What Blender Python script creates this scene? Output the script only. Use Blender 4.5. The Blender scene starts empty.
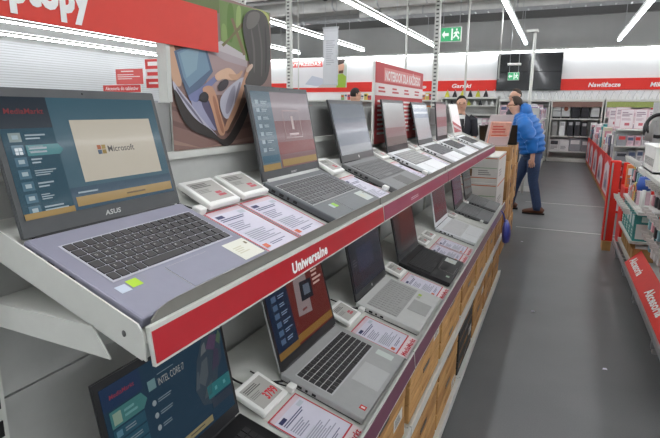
import bpy, bmesh, math, random
from mathutils import Vector, Matrix
random.seed(7)
SC = bpy.context.scene
COL = SC.collection
PI = math.pi
def R(d): return math.radians(d)
ORD = ['first','second','third','fourth','fifth','sixth','seventh','eighth','ninth','tenth','eleventh','twelfth','thirteenth',
       'fourteenth','fifteenth','sixteenth','seventeenth','eighteenth','nineteenth','twentieth','twenty-first','twenty-second',
       'twenty-third','twenty-fourth','twenty-fifth','twenty-sixth','twenty-seventh','twenty-eighth','twenty-ninth','thirtieth']
# ------------------------------------------------------------------ materials
def lin(c):
    o = []
    for v in c[:3]:
        v = v/255.0
        o.append(v/12.92 if v <= .04045 else ((v+.055)/1.055)**2.4)
    return (o[0], o[1], o[2], 1.0)
_MC = {}
def M(name, col, rough=.5, metal=0.0, coat=0.0, emis=0.0, noise=.06, nscale=30.0, alpha=1.0, trans=0.0, bump=0.0, spec=.5):
    """principled material with procedural colour variation"""
    if name in _MC: return _MC[name]
    m = bpy.data.materials.new(name); m.use_nodes = True
    nt = m.node_tree; b = nt.nodes['Principled BSDF']
    c = lin(col)
    b.inputs['Roughness'].default_value = rough
    b.inputs['Metallic'].default_value = metal
    b.inputs['Coat Weight'].default_value = coat
    b.inputs['Coat Roughness'].default_value = .06
    b.inputs['Specular IOR Level'].default_value = spec
    b.inputs['Alpha'].default_value = alpha
    b.inputs['Transmission Weight'].default_value = trans
    if emis > 0:
        b.inputs['Base Color'].default_value = (c[0]*.1, c[1]*.1, c[2]*.1, 1)
        b.inputs['Emission Color'].default_value = c
        b.inputs['Emission Strength'].default_value = emis
    elif noise > 0:
        tc = nt.nodes.new('ShaderNodeTexCoord'); n = nt.nodes.new('ShaderNodeTexNoise')
        n.inputs['Scale'].default_value = nscale; n.inputs['Detail'].default_value = 3
        r = nt.nodes.new('ShaderNodeValToRGB')
        k0, k1 = 1-noise, 1+noise
        r.color_ramp.elements[0].position = .3; r.color_ramp.elements[1].position = .7
        r.color_ramp.elements[0].color = (c[0]*k0, c[1]*k0, c[2]*k0, 1)
        r.color_ramp.elements[1].color = (min(1, c[0]*k1), min(1, c[1]*k1), min(1, c[2]*k1), 1)
        nt.links.new(tc.outputs['Object'], n.inputs['Vector'])
        nt.links.new(n.outputs['Fac'], r.inputs['Fac'])
        nt.links.new(r.outputs['Color'], b.inputs['Base Color'])
        if bump > 0:
            bp = nt.nodes.new('ShaderNodeBump'); bp.inputs['Strength'].default_value = bump
            nt.links.new(n.outputs['Fac'], bp.inputs['Height'])
            nt.links.new(bp.outputs['Normal'], b.inputs['Normal'])
    else:
        b.inputs['Base Color'].default_value = c
    _MC[name] = m
    return m
def ink(r, g, b): return M('print_%d_%d_%d' % (r, g, b), (r, g, b), .55, noise=0)
def glow(r, g, b, s=.62):
    y = .3*r+.59*g+.11*b; r, g, b = [int(y+(v-y)*.8) for v in (r, g, b)]
    return M('display_%d_%d_%d_%d' % (r, g, b, int(s*100)), (r, g, b), .2, emis=s, coat=.08, spec=.3)

WHITE_METAL = M('white_powder_coat', (208, 209, 203), .42, noise=.03)
GREY_METAL = M('grey_powder_coat', (148, 148, 146), .45, noise=.03)
PANEL_GREY = M('panel_grey', (190, 191, 188), .5, noise=.03)
WHITE_PLASTIC = M('white_plastic', (236, 236, 232), .35, noise=.02)
PAPER = M('paper', (216, 213, 226), .6, noise=.02)
BLACK_PLASTIC = M('black_plastic', (26, 26, 28), .35, noise=.05)
KEY_DARK = M('key_dark', (52, 51, 52), .5, noise=.05)
RED_STRIP = M('red_label_strip', (188, 34, 46), .28, noise=.03, coat=.4)
RED_STRIP_REFL = M('red_strip_magenta_reflection', (158, 58, 90), .28, noise=.05, coat=.4)  # red strip seen at a shallower angle; magenta reflection put into its colour
RED_STRIP_REFL_LOW = M('red_strip_purple_reflection', (104, 42, 72), .3, noise=.08, coat=.4)  # lower red strip, its purple reflection tint painted into the base colour
RED = M('red_paint', (226, 44, 32), .5, noise=.03)
SILVER = M('brushed_silver', (176, 178, 180), .35, metal=.55, noise=.04)
CARD_BROWN = M('cardboard', (186, 142, 88), .75, noise=.1, nscale=14)
CARD_BROWN2 = M('cardboard_dark', (166, 122, 74), .75, noise=.1, nscale=14)
CARD_WHITE = M('white_carton', (216, 212, 206), .6, noise=.04, nscale=8)
CABLE = M('black_cable', (18, 18, 19), .5, noise=.04)

# ------------------------------------------------------------------ mesh builder
class MB:
    def __init__(s): s.v = []; s.f = []; s.m = []; s.mats = []; s.sm = []
    def mi(s, mat):
        if mat not in s.mats: s.mats.append(mat)
        return s.mats.index(mat)
    def add(s, vs, fs, mat, smooth=False):
        o = len(s.v); k = s.mi(mat)
        s.v += [tuple(v) for v in vs]
        for f in fs:
            s.f.append([i+o for i in f]); s.m.append(k); s.sm.append(smooth)
        return s
    def box(s, lo, hi, mat, bev=0.0, rot=None, org=(0, 0, 0), taper=1.0):
        """axis box lo..hi; optional bevel; rot 3x3 applied about org"""
        if bev > 0:
            bm = bmesh.new(); bmesh.ops.create_cube(bm, size=1)
            for v in bm.verts:
                v.co = Vector([(lo[i]+hi[i])/2+v.co[i]*(hi[i]-lo[i]) for i in range(3)])
            bmesh.ops.bevel(bm, geom=bm.edges[:], offset=bev, segments=2, affect='EDGES', profile=.5)
            bm.verts.ensure_lookup_table()
            for i, v in enumerate(bm.verts): v.index = i
            vs = [v.co.copy() for v in bm.verts]; fs = [[v.index for v in f.verts] for f in bm.faces]
            bm.free()
        else:
            x0, y0, z0 = lo; x1, y1, z1 = hi
            if taper != 1:
                cx, cy = (x0+x1)/2, (y0+y1)/2
                t = lambda x, c: c+(x-c)*taper
                vs = [(x0,y0,z0),(x1,y0,z0),(x1,y1,z0),(x0,y1,z0),(t(x0,cx),t(y0,cy),z1),(t(x1,cx),t(y0,cy),z1),(t(x1,cx),t(y1,cy),z1),(t(x0,cx),t(y1,cy),z1)]
            else:
                vs = [(x0,y0,z0),(x1,y0,z0),(x1,y1,z0),(x0,y1,z0),(x0,y0,z1),(x1,y0,z1),(x1,y1,z1),(x0,y1,z1)]
            fs = [[0,3,2,1],[4,5,6,7],[0,1,5,4],[1,2,6,5],[2,3,7,6],[3,0,4,7]]
        if rot is not None:
            o = Vector(org); vs = [rot @ (Vector(v)-o)+o for v in vs]
        return s.add(vs, fs, mat)
    def prism(s, pts, axis, a, b, mat):
        """2-D polygon extruded along axis ('x','y','z') from a to b"""
        n = len(pts)
        def mk(p, t): return {'x': (t, p[0], p[1]), 'y': (p[0], t, p[1]), 'z': (p[0], p[1], t)}[axis]
        vs = [mk(p, a) for p in pts]+[mk(p, b) for p in pts]
        fs = [list(range(n))[::-1], list(range(n, 2*n))]+[[i, (i+1) % n, n+(i+1) % n, n+i] for i in range(n)]
        return s.add(vs, fs, mat)
    def loft(s, path, rad, mat, n=12, up=None, caps=True, smooth=True):
        """rings along a path; rad = list of r or (ra, rb)"""
        P = [Vector(p) for p in path]; k = len(P); vs = []
        u = Vector(up) if up else None
        for i in range(k):
            t = (P[min(i+1, k-1)]-P[max(i-1, 0)]).normalized()
            ref = u if u else (Vector((0, 0, 1)) if abs(t.z) < .9 else Vector((0, 1, 0)))
            a = ref.cross(t)
            if a.length < 1e-5: a = Vector((1, 0, 0)).cross(t)
            a.normalize(); b = t.cross(a)
            r = rad[i] if isinstance(rad, (list, tuple)) else rad
            ra, rb = r if isinstance(r, (list, tuple)) else (r, r)
            for j in range(n):
                q = 2*PI*j/n
                vs.append(P[i]+a*(math.cos(q)*ra)+b*(math.sin(q)*rb))
        fs = []
        for i in range(k-1):
            for j in range(n):
                fs.append([i*n+j, i*n+(j+1) % n, (i+1)*n+(j+1) % n, (i+1)*n+j])
        if caps: fs += [list(range(n))[::-1], list(range((k-1)*n, k*n))]
        return s.add(vs, fs, mat, smooth)
    def ball(s, c, r, mat, n=12, m=8):
        rx, ry, rz = r if isinstance(r, (tuple, list)) else (r, r, r)
        vs = [(c[0], c[1], c[2]-rz)]
        for i in range(1, m):
            a = -PI/2+PI*i/m
            for j in range(n):
                q = 2*PI*j/n
                vs.append((c[0]+rx*math.cos(a)*math.cos(q), c[1]+ry*math.cos(a)*math.sin(q), c[2]+rz*math.sin(a)))
        vs.append((c[0], c[1], c[2]+rz)); fs = []
        for j in range(n): fs.append([0, 1+(j+1) % n, 1+j])
        for i in range(m-2):
            for j in range(n):
                fs.append([1+i*n+j, 1+i*n+(j+1) % n, 1+(i+1)*n+(j+1) % n, 1+(i+1)*n+j])
        L = len(vs)-1; o = 1+(m-2)*n
        for j in range(n): fs.append([o+j, o+(j+1) % n, L])
        return s.add(vs, fs, mat, True)
    def build(s, name, parent=None, loc=None, rot=None, **props):
        me = bpy.data.meshes.new(name)
        me.from_pydata(s.v, [], s.f)
        for m in s.mats: me.materials.append(m)
        me.polygons.foreach_set('material_index', s.m)
        me.polygons.foreach_set('use_smooth', s.sm)
        me.update()
        o = bpy.data.objects.new(name, me); COL.objects.link(o)
        if parent: o.parent = parent
        if loc: o.location = loc
        if rot: o.rotation_euler = rot
        for k, v in props.items(): o[k] = v
        return o
def tag(o, label, cat, group=None):
    o['label'] = label; o['category'] = cat
    if group: o['group'] = group
    return o
def empty(name, loc, label, cat, group=None, rot=None):
    o = bpy.data.objects.new(name, None); COL.objects.link(o); o.location = loc
    o.empty_display_size = .05
    if rot: o.rotation_euler = rot
    return tag(o, label, cat, group)
def kids(o): return [c for c in bpy.data.objects if c.parent == o]
def copy_tree(o, parent=None):
    c = o.copy(); COL.objects.link(c); c.parent = parent
    for ch in kids(o): copy_tree(ch, c)
    return c
def struct(mb, name): return mb.build(name, kind='structure')
# ------------------------------------------------------------------ lettering
_TC = {}
def text_mesh(t, bold=.0, shear=.0):
    k = (t, bold, shear)
    if k in _TC: return _TC[k]
    cu = bpy.data.curves.new('lettering_curve', 'FONT')
    cu.body = t; cu.size = 1; cu.offset = bold; cu.shear = shear; cu.resolution_u = 3; cu.space_character = 1.0+bold*1.2
    ob = bpy.data.objects.new('lettering_curve', cu); COL.objects.link(ob)
    dg = bpy.context.evaluated_depsgraph_get(); dg.update()
    me = ob.evaluated_get(dg).to_mesh()
    vs = [(v.co.x, v.co.y) for v in me.vertices]; fs = [list(p.vertices) for p in me.polygons]
    ob.evaluated_get(dg).to_mesh_clear()
    bpy.data.objects.remove(ob); bpy.data.curves.remove(cu)
    x0 = min(v[0] for v in vs); x1 = max(v[0] for v in vs)
    vs = [(x-x0, y) for x, y in vs]
    _TC[k] = (vs, fs, x1-x0)
    return _TC[k]
class Sheet:
    """flat printed / displayed artwork on a plane: origin O, axes U, V (metres), stacked in hair-thin layers along N"""
    def __init__(s, O, U, V, W, H, step=.00035):
        s.O = Vector(O); s.U = Vector(U).normalized(); s.V = Vector(V).normalized(); s.N = s.U.cross(s.V)
        s.W = W; s.H = H; s.mb = MB(); s.step = step
    def P(s, u, v, l): return s.O+s.U*(u*s.W)+s.V*(v*s.H)+s.N*(l*s.step)
    def poly(s, pts, mat, l=1):
        s.mb.add([s.P(u, v, l) for u, v in pts], [list(range(len(pts)))], mat); return s
    def rect(s, u0, v0, u1, v1, mat, l=1): return s.poly([(u0, v0), (u1, v0), (u1, v1), (u0, v1)], mat, l)
    def frame(s, u0, v0, u1, v1, t, mat, l=1):
        tv = t*s.W/s.H
        s.rect(u0, v0, u1, v0+tv, mat, l); s.rect(u0, v1-tv, u1, v1, mat, l)
        s.rect(u0, v0+tv, u0+t, v1-tv, mat, l); return s.rect(u1-t, v0+tv, u1, v1-tv, mat, l)
    def lines(s, u0, v0, u1, v1, n, mat, l=2, seed=0, fill=.5):
        rr = random.Random(seed+int(u0*100)+int(v0*1000)); h = (v1-v0)/n
        for i in range(n):
            s.rect(u0, v0+i*h+h*(1-fill)/2, u0+(u1-u0)*rr.uniform(.55, 1), v0+i*h+h*(1+fill)/2, mat, l)
        return s
    def text(s, t, u, v, w, h, mat, l=2, bold=.02, shear=0):
        """lettering with left-bottom (u,v), size w,h as fractions"""
        vs, fs, tw = text_mesh(t, bold, shear)
        kx = w/tw; ky = h/.72
        s.mb.add([s.P(u+x*kx, v+y*ky, l) for x, y in vs], fs, mat); return s
    def build(s, name, parent=None, **p): return s.mb.build(name, parent, **p)

# ================================================================== ROOM
fl = bpy.data.materials.new('dark_grey_floor'); fl.use_nodes = True
nt = fl.node_tree; b = nt.nodes['Principled BSDF']; b.inputs['Roughness'].default_value = .42; b.inputs['Specular IOR Level'].default_value = .35
tc = nt.nodes.new('ShaderNodeTexCoord')
n1 = nt.nodes.new('ShaderNodeTexNoise'); n1.inputs['Scale'].default_value = 180; n1.inputs['Detail'].default_value = 2
n2 = nt.nodes.new('ShaderNodeTexNoise'); n2.inputs['Scale'].default_value = 2.2; n2.inputs['Detail'].default_value = 4
mx = nt.nodes.new('ShaderNodeMix'); mx.data_type = 'FLOAT'; mx.inputs[0].default_value = .45
rp = nt.nodes.new('ShaderNodeValToRGB'); rp.color_ramp.elements[0].position = .3; rp.color_ramp.elements[1].position = .7
rp.color_ramp.elements[0].color = lin((92, 93, 94)); rp.color_ramp.elements[1].color = lin((110, 111, 111))
nt.links.new(tc.outputs['Object'], n1.inputs['Vector']); nt.links.new(tc.outputs['Object'], n2.inputs['Vector'])
nt.links.new(n1.outputs['Fac'], mx.inputs[2]); nt.links.new(n2.outputs['Fac'], mx.inputs[3])
nt.links.new(mx.outputs[0], rp.inputs['Fac']); nt.links.new(rp.outputs['Color'], b.inputs['Base Color'])
struct(MB().box((-14.2, -5, -.1), (8.2, 17.2, 0), fl), 'floor')
CEIL = M('dark_ceiling', (176, 176, 173), .85, noise=.08, nscale=1.5)
WALLW = M('white_wall', (232, 234, 234), .6, noise=.015, nscale=2)
GREYWALL = M('grey_upper_wall', (180, 181, 179), .7, noise=.04, nscale=2)
c = MB().box((-14.2, -5, 4.6), (8.2, 17.2, 4.7), CEIL)
for i in range(11): c.box((-14, -4.9+i*2.0, 4.45), (8, -4.8+i*2.0, 4.6), CEIL)
struct(c, 'ceiling')
w = MB().box((-14.2, 17.0, 0), (8.2, 17.2, 3.16), WALLW); w.box((-14.2, 17.04, 3.16), (8.2, 17.2, 4.6), GREYWALL)
struct(w, 'wall_back')
RIBW = M('ribbed_wall_panel', (204, 207, 209), .5, noise=.02)
w = MB().box((-14.2, -5, 0), (-14.04, 17, 4.6), GREYWALL)
for i in range(42): w.box((-14.04, -5, .3+i*.07), (-14.0, 17, .352+i*.07), RIBW)
struct(w, 'wall_left')
struct(MB().box((8.0, -5, 0), (8.2, 17, 4.6), WALLW), 'wall_right')
struct(MB().box((-14.0, -5.2, 0), (8.0, -5, 4.6), WALLW), 'wall_front')
LETTER = M('white_lettering', (246, 246, 244), .5, noise=0)
def band(x0, x1, words, name):
    o = MB().box((x0, 16.95, 2.05), (x1, 17.0, 2.37), RED).build(name, kind='structure')
    for t, xa, xb, z, h in words:
        sh = Sheet((xa, 16.948, z), (1, 0, 0), (0, 0, 1), xb-xa, h)
        sh.text(t, 0, 0, 1, 1, LETTER, 1, .03, .2); sh.build('lettering', o)
    return o
band(-14.0, -1.87, [('Gotowanie', -5.85, -4.05, 2.14, .12), ('Garnki', -3.23, -2.62, 2.15, .12)], 'trim_1')
band(-.05, 8.0, [('Nawilżacze', .68, 1.50, 2.14, .12), ('Mik', 2.22, 2.50, 2.13, .12)], 'trim_2')
# light cove along the top of the white wall
LAMP = M('lamp_diffuser', (250, 252, 255), .5, emis=1.0); LAMP.node_tree.nodes['Principled BSDF'].inputs['Emission Strength'].default_value = 26.0
COVE = M('cove_diffuser', (250, 252, 255), .5, emis=1.0); COVE.node_tree.nodes['Principled BSDF'].inputs['Emission Strength'].default_value = 15.0
CEIL_FILL = M('added_ceiling_fill', (250, 252, 255), .5, emis=1.0); CEIL_FILL.node_tree.nodes['Principled BSDF'].inputs['Emission Strength'].default_value = 5.5
t = empty('wall_washer_light', (-3, 16.9, 3.16), 'long white strip light along the top of the back wall', 'light')
MB().box((-11, -.06, .03), (11, .06, .08), WHITE_METAL).build('housing', t)
MB().box((-10.98, -.04, .0), (10.98, .04, .03), COVE).build('diffuser', t)
# floor joints
JOINT = M('floor_joint', (205, 205, 200), .6, noise=.05)
for i, y in enumerate((6.78, 8.80)):
    MB().box((-.38, y-.008, 0), (.95, y+.008, .0015), JOINT).build('trim_%d' % (3+i), kind='structure')

# ------------------------------------------------------------------ ceiling kit
def lamp_line(x, lab):
    t = empty('linear_ceiling_light', (x, 5.75, 3.27), lab, 'ceiling light', 'linear lights hung along the aisles')
    MB().box((-.034, -10.25, .03), (.034, 10.25, .09), WHITE_METAL).build('housing', t)
    MB().box((-.032, -10.24, .0), (.032, 10.24, .03), LAMP).build('diffuser', t)
    MB().box((-.03, -10.24, .09), (.03, 10.24, .1), CEIL_FILL).build('added_fill_strip', t)  # glowing top strip added to brighten the ceiling
    for y in (-9, -6, -3, 0, 3, 6, 9):
        MB().loft([(0, y, .09), (0, y, 1.2)], .006, SILVER, 6).build('hanger', t)
for x, lab in ((1.25, 'long white linear ceiling light slanting in from the top right corner of the picture'),
               (-1.04, 'long white linear ceiling light ending above the black video wall'),
               (-3.55, 'long white linear ceiling light ending just left of the far slotted pole'),
               (-5.9, 'long white linear ceiling light passing behind the hanging white banner'),
               (-8.2, 'long white linear ceiling light ending just right of the hammock poster'),
               (-11.3, 'long white linear ceiling light running just below the edge of the red banner'),
               (-13.3, 'long white linear ceiling light closest to the ribbed white wall'),
               (3.6, 'linear ceiling light over the next aisle to the right, outside the picture'),
               (6.0, 'linear ceiling light by the right wall, outside the picture')):
    lamp_line(x, lab)
DUCT = M('duct_metal', (196, 196, 192), .5, metal=.2, noise=.05, nscale=4)
DARKST = M('dark_steel', (96, 96, 95), .6, noise=.06)
def duct(path, r, lab):
    t = empty('ventilation_duct', path[0], lab, 'duct')
    o = Vector(path[0]); P = [Vector(p)-o for p in path]
    MB().loft(P, r, DUCT, 14).build('pipe', t)
    d = P[-1]-P[0]; n = max(2, int(d.length/1.2))
    for i in range(n):
        p = P[0]+d*((i+.5)/n); e = d.normalized()*.02
        MB().loft([p-e, p+e], r+.012, SILVER, 14).build('joint_ring', t)
duct([(-5.5, 14.6, 4.12), (7.9, 14.9, 4.12)], .13, 'pale round duct crossing under the ceiling near the back wall')
duct([(-9.8, 11.3, 4.2), (-2.2, 10.9, 4.2)], .24, 'wide silver duct under the ceiling above the hanging white banner')
duct([(-9.0, 13.6, 4.2), (2.5, 13.0, 4.2)], .16, 'silver duct crossing the ceiling between the wide duct and the pale one')
def ceil_beam(x0, x1, y, z, h, lab):
    b = MB().box((x0, y-.06, z), (x1, y+.06, z+.02), DARKST); b.box((x0, y-.06, z+h-.02), (x1, y+.06, z+h), DARKST)
    b.box((x0, y-.012, z+.02), (x1, y+.012, z+h-.02), DARKST)
    tag(b.build('steel_beam'), lab, 'beam')
ceil_beam(-13.9, 7.9, 15.95, 3.95, .3, 'dark steel ceiling beam closest to the back wall')
ceil_beam(-13.9, 7.9, 12.0, 4.1, .3, 'dark steel ceiling beam in front of the pale duct')
ceil_beam(-13.9, 7.9, 8.0, 4.1, .3, 'dark steel ceiling beam over the hanging exit sign')
def tray(y, z, lab):
    b = MB(); b.box((-9, y-.12, z), (7.9, y-.11, z+.05), SILVER); b.box((-9, y+.11, z), (7.9, y+.12, z+.05), SILVER)
    for i in range(56): b.box((-9+i*.3, y-.11, z), (-8.97+i*.3, y+.11, z+.012), SILVER)
    tag(b.build('cable_tray'), lab, 'cable tray')
tray(13.4, 3.75, 'thin metal cable ladder crossing below the ceiling ducts')
# poles, signs, camera
def service_pole(x, y, z0, z1, r, lab, slotted=False):
    t = empty('service_pole', (x, y, z0), lab, 'pole')
    h = z1-z0
    if slotted:
        b = MB().box((-r, -r*.8, 0), (r, r*.8, h), WHITE_METAL)
        for i in range(int(h/.07)): b.box((-r*.5, -r*.8-.002, .03+i*.07), (r*.5, -r*.8, .06+i*.07), DARKST)
        b.build('channel', t)
    else:
        MB().loft([(0, 0, 0), (0, 0, h)], r, WHITE_METAL, 8).build('tube', t)
        MB().box((-.05, -.05, h-.02), (.05, .05, h), WHITE_METAL).build('ceiling_flange', t)
    return t
service_pole(-5.36, 10, 0, 4.6, .055, 'slotted white pole beside the hammock poster, left of the hanging banner', True)
service_pole(-2.23, 10, 0, 4.6, .05, 'slotted white pole between the price sign and the exit sign', True)
service_pole(-6.6, 10.2, 0, 4.6, .04, 'slotted white pole seen through the gap under the red banner', True)
service_pole(-5.2, 10.1, 0, 4.6, .014, 'thin white pole just right of the slotted pole by the poster')
service_pole(-2.87, 10.2, 0, 4.6, .02, 'thin white pole above the red price sign')
service_pole(-1.73, 10.4, 0, 4.6, .02, 'thin white pole between exit sign and video wall')
service_pole(-1.24, 11.5, 2.1, 4.6, .016, 'short thin pole hanging just left of the video wall')
p = service_pole(-.50, 9.72, 0, 2.77, .025, 'white post rising in front of the middle of the video wall')
MB().box((-.14, -.03, 2.75), (.04, .03, 2.8), WHITE_METAL).build('bracket', p)
EXITG = M('exit_green', (66, 176, 118), .4, emis=.9)
EXITW = M('exit_white', (240, 250, 244), .4, emis=.9)
def exit_sign(x, y, z, w, h, zc, lab, lamp=False):
    t = empty('exit_sign', (x, y, z), lab, 'exit sign')
    MB().box((-w/2, 0, 0), (w/2, .04, h), WHITE_PLASTIC).build('housing', t)
    s = Sheet((-w/2, -.001, 0), (1, 0, 0), (0, 0, 1), w, h)
    s.rect(.02, .03, .98, .97, EXITG, 1)
    s.poly([(.06, .5), (.2, .78), (.2, .6), (.4, .6), (.4, .4), (.2, .4), (.2, .22)], EXITW, 2)
    s.rect(.52, .1, .6, .9, EXITW, 2)
    s.poly([(.74, .74), (.82, .74), (.82, .88), (.74, .88)], EXITW, 2)
    s.poly([(.7, .68), (.86, .7), (.92, .52), (.87, .5), (.82, .6), (.8, .45), (.92, .28), (.9, .14), (.85, .14), (.84, .27), (.74, .38), (.66, .22), (.6, .26), (.7, .46), (.72, .58), (.66, .5), (.62, .54)], EXITW, 2)
    s.build('pictogram', t)
    for dx in (-w*.4, w*.4): MB().loft([(dx, .02, h), (dx, .02, zc-z)], .006, SILVER, 6).build('hanger', t)
    if lamp:
        MB().box((-.16, -.05, h+.17), (.16, .09, h+.22), WHITE_PLASTIC, .01).build('emergency_lamp', t)
exit_sign(-1.78, 9, 2.57, .34, .23, 4.6, 'green and white exit sign hanging beside the far slotted pole')
exit_sign(-1.15, 14, 2.2, .27, .19, 4.6, 'green exit sign with a lamp above it in front of the video wall', True)
t = empty('dome_camera', (-2.72, 6, 2.76), 'black dome security camera hanging from the ceiling above the white banner', 'security camera')
MB().loft([(0, 0, .09), (0, 0, 1.84)], .018, WHITE_METAL, 8).build('stem', t)
MB().loft([(0, 0, .03), (0, 0, .09)], [.075, .06], WHITE_PLASTIC, 14).build('housing', t)
MB().ball((0, 0, .03), .062, M('dome_glass', (12, 12, 14), .08, coat=1, noise=0), 14, 8).build('dome', t)
# video wall
t = empty('video_wall', (-1.87, 16.88, 2.07), 'large black video wall of four screens on the back wall', 'video wall')
BLK = M('black_screen', (36, 38, 42), .18, coat=.6, noise=.05, nscale=1.2)
MB().box((0, .04, -.02), (1.82, .12, 1.06), BLACK_PLASTIC).build('frame', t)
for i in range(2):
    for j in range(2): MB().box((.01+i*.905, 0, j*.525), (.905+i*.905, .04, .515+j*.525), BLK, .004).build('screen', t)
# hanging banner
t = empty('hanging_banner', (-3.53, 8, 1.84), 'white vertical banner hanging from the ceiling left of the price sign', 'banner')
MB().box((-.13, 0, 0), (.13, .02, .9), M('banner_cloth', (196, 197, 200), .6, noise=.03)).build('cloth', t)
MB().box((-.14, -.005, .89), (.14, .025, .92), SILVER).build('rail', t)
s = Sheet((-.13, -.001, 0), (1, 0, 0), (0, 0, 1), .26, .9)
s.rect(.03, .02, .97, .94, ink(208, 209, 212), 1).lines(.2, .35, .8, .8, 12, ink(176, 177, 182), 2, 3)
s.build('print', t)
for dx in (-.1, .1): MB().loft([(dx, .01, .92), (dx, .01, 2.76)], .004, SILVER, 6).build('hanger', t)

# ================================================================== LEFT GONDOLA
Y0, NB = .477, 4
UH, UT = Vector((-.715, 0, 1.256)), R(21)
LH, LT = Vector((-.62, 0, .758)), R(16)
def fr(row):
    H, T = (UH, UT) if row == 'up' else (LH, LT)
    return H, Vector((math.cos(T), 0, -math.sin(T))), Vector((math.sin(T), 0, math.cos(T))), T
def on(row, u, y, h=0.0):
    """point on a sloped shelf: u forward from the hinge line, y along the aisle, h above the shelf"""
    H, f, n, T = fr(row)
    p = H+f*u+n*(h-.0205); return Vector((p.x, y, p.z))
g = empty('display_gondola', (-.6, Y0, 0), 'long white sloped-shelf store gondola carrying two rows of open laptops', 'display shelving')
G = Vector((-.6, Y0, 0))
def gb(mb, name, **k):
    mb.v = [(v[0]-G.x, v[1]-G.y, v[2]-G.z) for v in mb.v]
    return mb.build(name, g, **k)
def slab(row, u0, u1, th):
    a, b = on(row, u0, 0, -.001), on(row, u1, 0, -.001); H, f, n, T = fr(row)
    c, d = b-n*th, a-n*th
    return [(a.x, a.z), (b.x, b.z), (c.x, c.z), (d.x, d.z)]
LIP = M('smoky_plastic_lip', (126, 124, 118), .4, noise=.04)
for i in range(NB):
    ya, yb = Y0+i+.004, Y0+i+.996
    sh = gb(MB().prism(slab('up', -.10, .262, .03), 'y', ya, yb, WHITE_METAL), 'upper_shelf')
    for yy in ([ya-.003] if i == 0 else [])+([yb] if i == NB-1 else []):
        o = MB().prism([(-.806, 1.292), (-.49, 1.168), (-.479, 1.152), (-.479, 1.116), (-.79, 1.235)], 'y', yy, yy+.003, WHITE_METAL)
        o.ball((-.515, yy, 1.150), (.004, .0012, .005), DARKST, 8, 6)
        o.v = [(v[0]-G.x, v[1]-G.y, v[2]-G.z) for v in o.v]; o.build('side_plate', sh)
    # plastic lip standing along the front edge
    a = on('up', .256, 0, 0); H, f, n, T = fr('up'); o = MB(); hh = .039
    prof = [(ya+.012, 0), (yb-.002, 0), (yb-.002, hh), (ya+.07, hh)]+([(ya+.05, hh*.97), (ya+.03, hh*.86), (ya+.015, hh*.6)] if i == 0 else [(ya+.012, hh)])
    if i: prof = [(ya+.002, 0), (yb-.002, 0), (yb-.002, hh), (ya+.002, hh)]
    vs = []
    for q_ in (0, .0025):
        for y_, h_ in prof: p_ = a+Vector((q_, 0, h_)); vs.append((p_.x, y_, p_.z))
    m_ = len(prof); o.add(vs, [list(range(m_)), list(range(m_, 2*m_))[::-1]]+[[j, (j+1) % m_, m_+(j+1) % m_, m_+j] for j in range(m_)], LIP)
    gb(o, 'front_lip')
    hl = MB().prism([(-.479, 1.165), (-.4715, 1.165), (-.4650, 1.110), (-.471, 1.110)], 'y', ya, yb, WHITE_METAL)
    hl = gb(hl, 'label_holder')
    st = MB().prism([(-.4722, 1.159), (-.4697, 1.159), (-.4638, 1.1145), (-.4665, 1.1145)], 'y', ya+.002, yb-.002, RED_STRIP if i == 0 else RED_STRIP_REFL)
    st.v = [(v[0]-G.x, v[1]-G.y, v[2]-G.z) for v in st.v]; st = st.build('label_strip', hl)
    O = Vector((-.4634, 0, 1.1145)); V = Vector((-.4693, 0, 1.159))-O
    if i == 0:
        s = Sheet(O+Vector((0, .873, 0))-G+V*.2, (0, 1, 0), V, .172, .0225); s.text('Uniwersalne', 0, 0, 1, 1, LETTER, 1, .04, 0); s.build('lettering', hl)
    if i == 1:
        s = Sheet(O+Vector((0, 1.79, 0))-G+V*.3, (0, 1, 0), V, .11, .012); s.lines(0, 0, 1, 1, 2, ink(216, 190, 200), 1, 2); s.build('lettering', hl)
    # flat supporting shelf under the sloped one
    gb(MB().box((-.80, ya, 1.135), (-.575, yb, 1.150), WHITE_METAL).prism([(-.80, 1.112), (-.545, 1.105), (-.575, 1.150), (-.80, 1.150)], 'y', ya-.003, ya, WHITE_METAL), 'support_shelf')
    # lower sloped shelf
    gb(MB().prism(slab('low', -.17, .268, .03), 'y', ya, yb, WHITE_METAL), 'lower_shelf')
    hl = gb(MB().prism([(-.360, .700), (-.354, .700), (-.348, .640), (-.354, .640)], 'y', ya, yb, WHITE_METAL), 'label_holder')
    st = MB().prism([(-.3545, .694), (-.3525, .694), (-.3470, .646), (-.3490, .646)], 'y', ya+.002, yb-.002, RED_STRIP_REFL_LOW)
    st.v = [(v[0]-G.x, v[1]-G.y, v[2]-G.z) for v in st.v]; st.build('label_strip', hl)
    # stock shelf and base
    gb(MB().box((-.79, ya, .400), (-.36, yb, .426), WHITE_METAL), 'stock_shelf')
    gb(MB().box((-.36, ya, .395), (-.352, yb, .432), WHITE_METAL), 'price_rail')
    gb(MB().box((-.79, ya, .05), (-.355, yb, .092), WHITE_METAL), 'base_shelf')
    gb(MB().box((-.355, ya, .055), (-.345, yb, .098), WHITE_METAL), 'price_rail')
    gb(MB().box((-.43, ya, 0), (-.42, yb, .05), GREY_METAL), 'kick_plate')
    for zz, (za, zb) in enumerate(((.09, .42), (.424, .967), (.971, 1.345))):
        gb(MB().box((-.86, ya, za), (-.815, yb, zb), PANEL_GREY), 'back_panel')
    gb(MB().box((-.86, ya, 1.352), (-.818, yb, 1.462), GREY_METAL), 'back_panel')
    gb(MB().box((-.862, ya, 1.335), (-.800, yb, 1.352), WHITE_METAL), 'rail')
SLOT = M('slot_black', (14, 14, 15), .6, noise=0)
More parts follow.
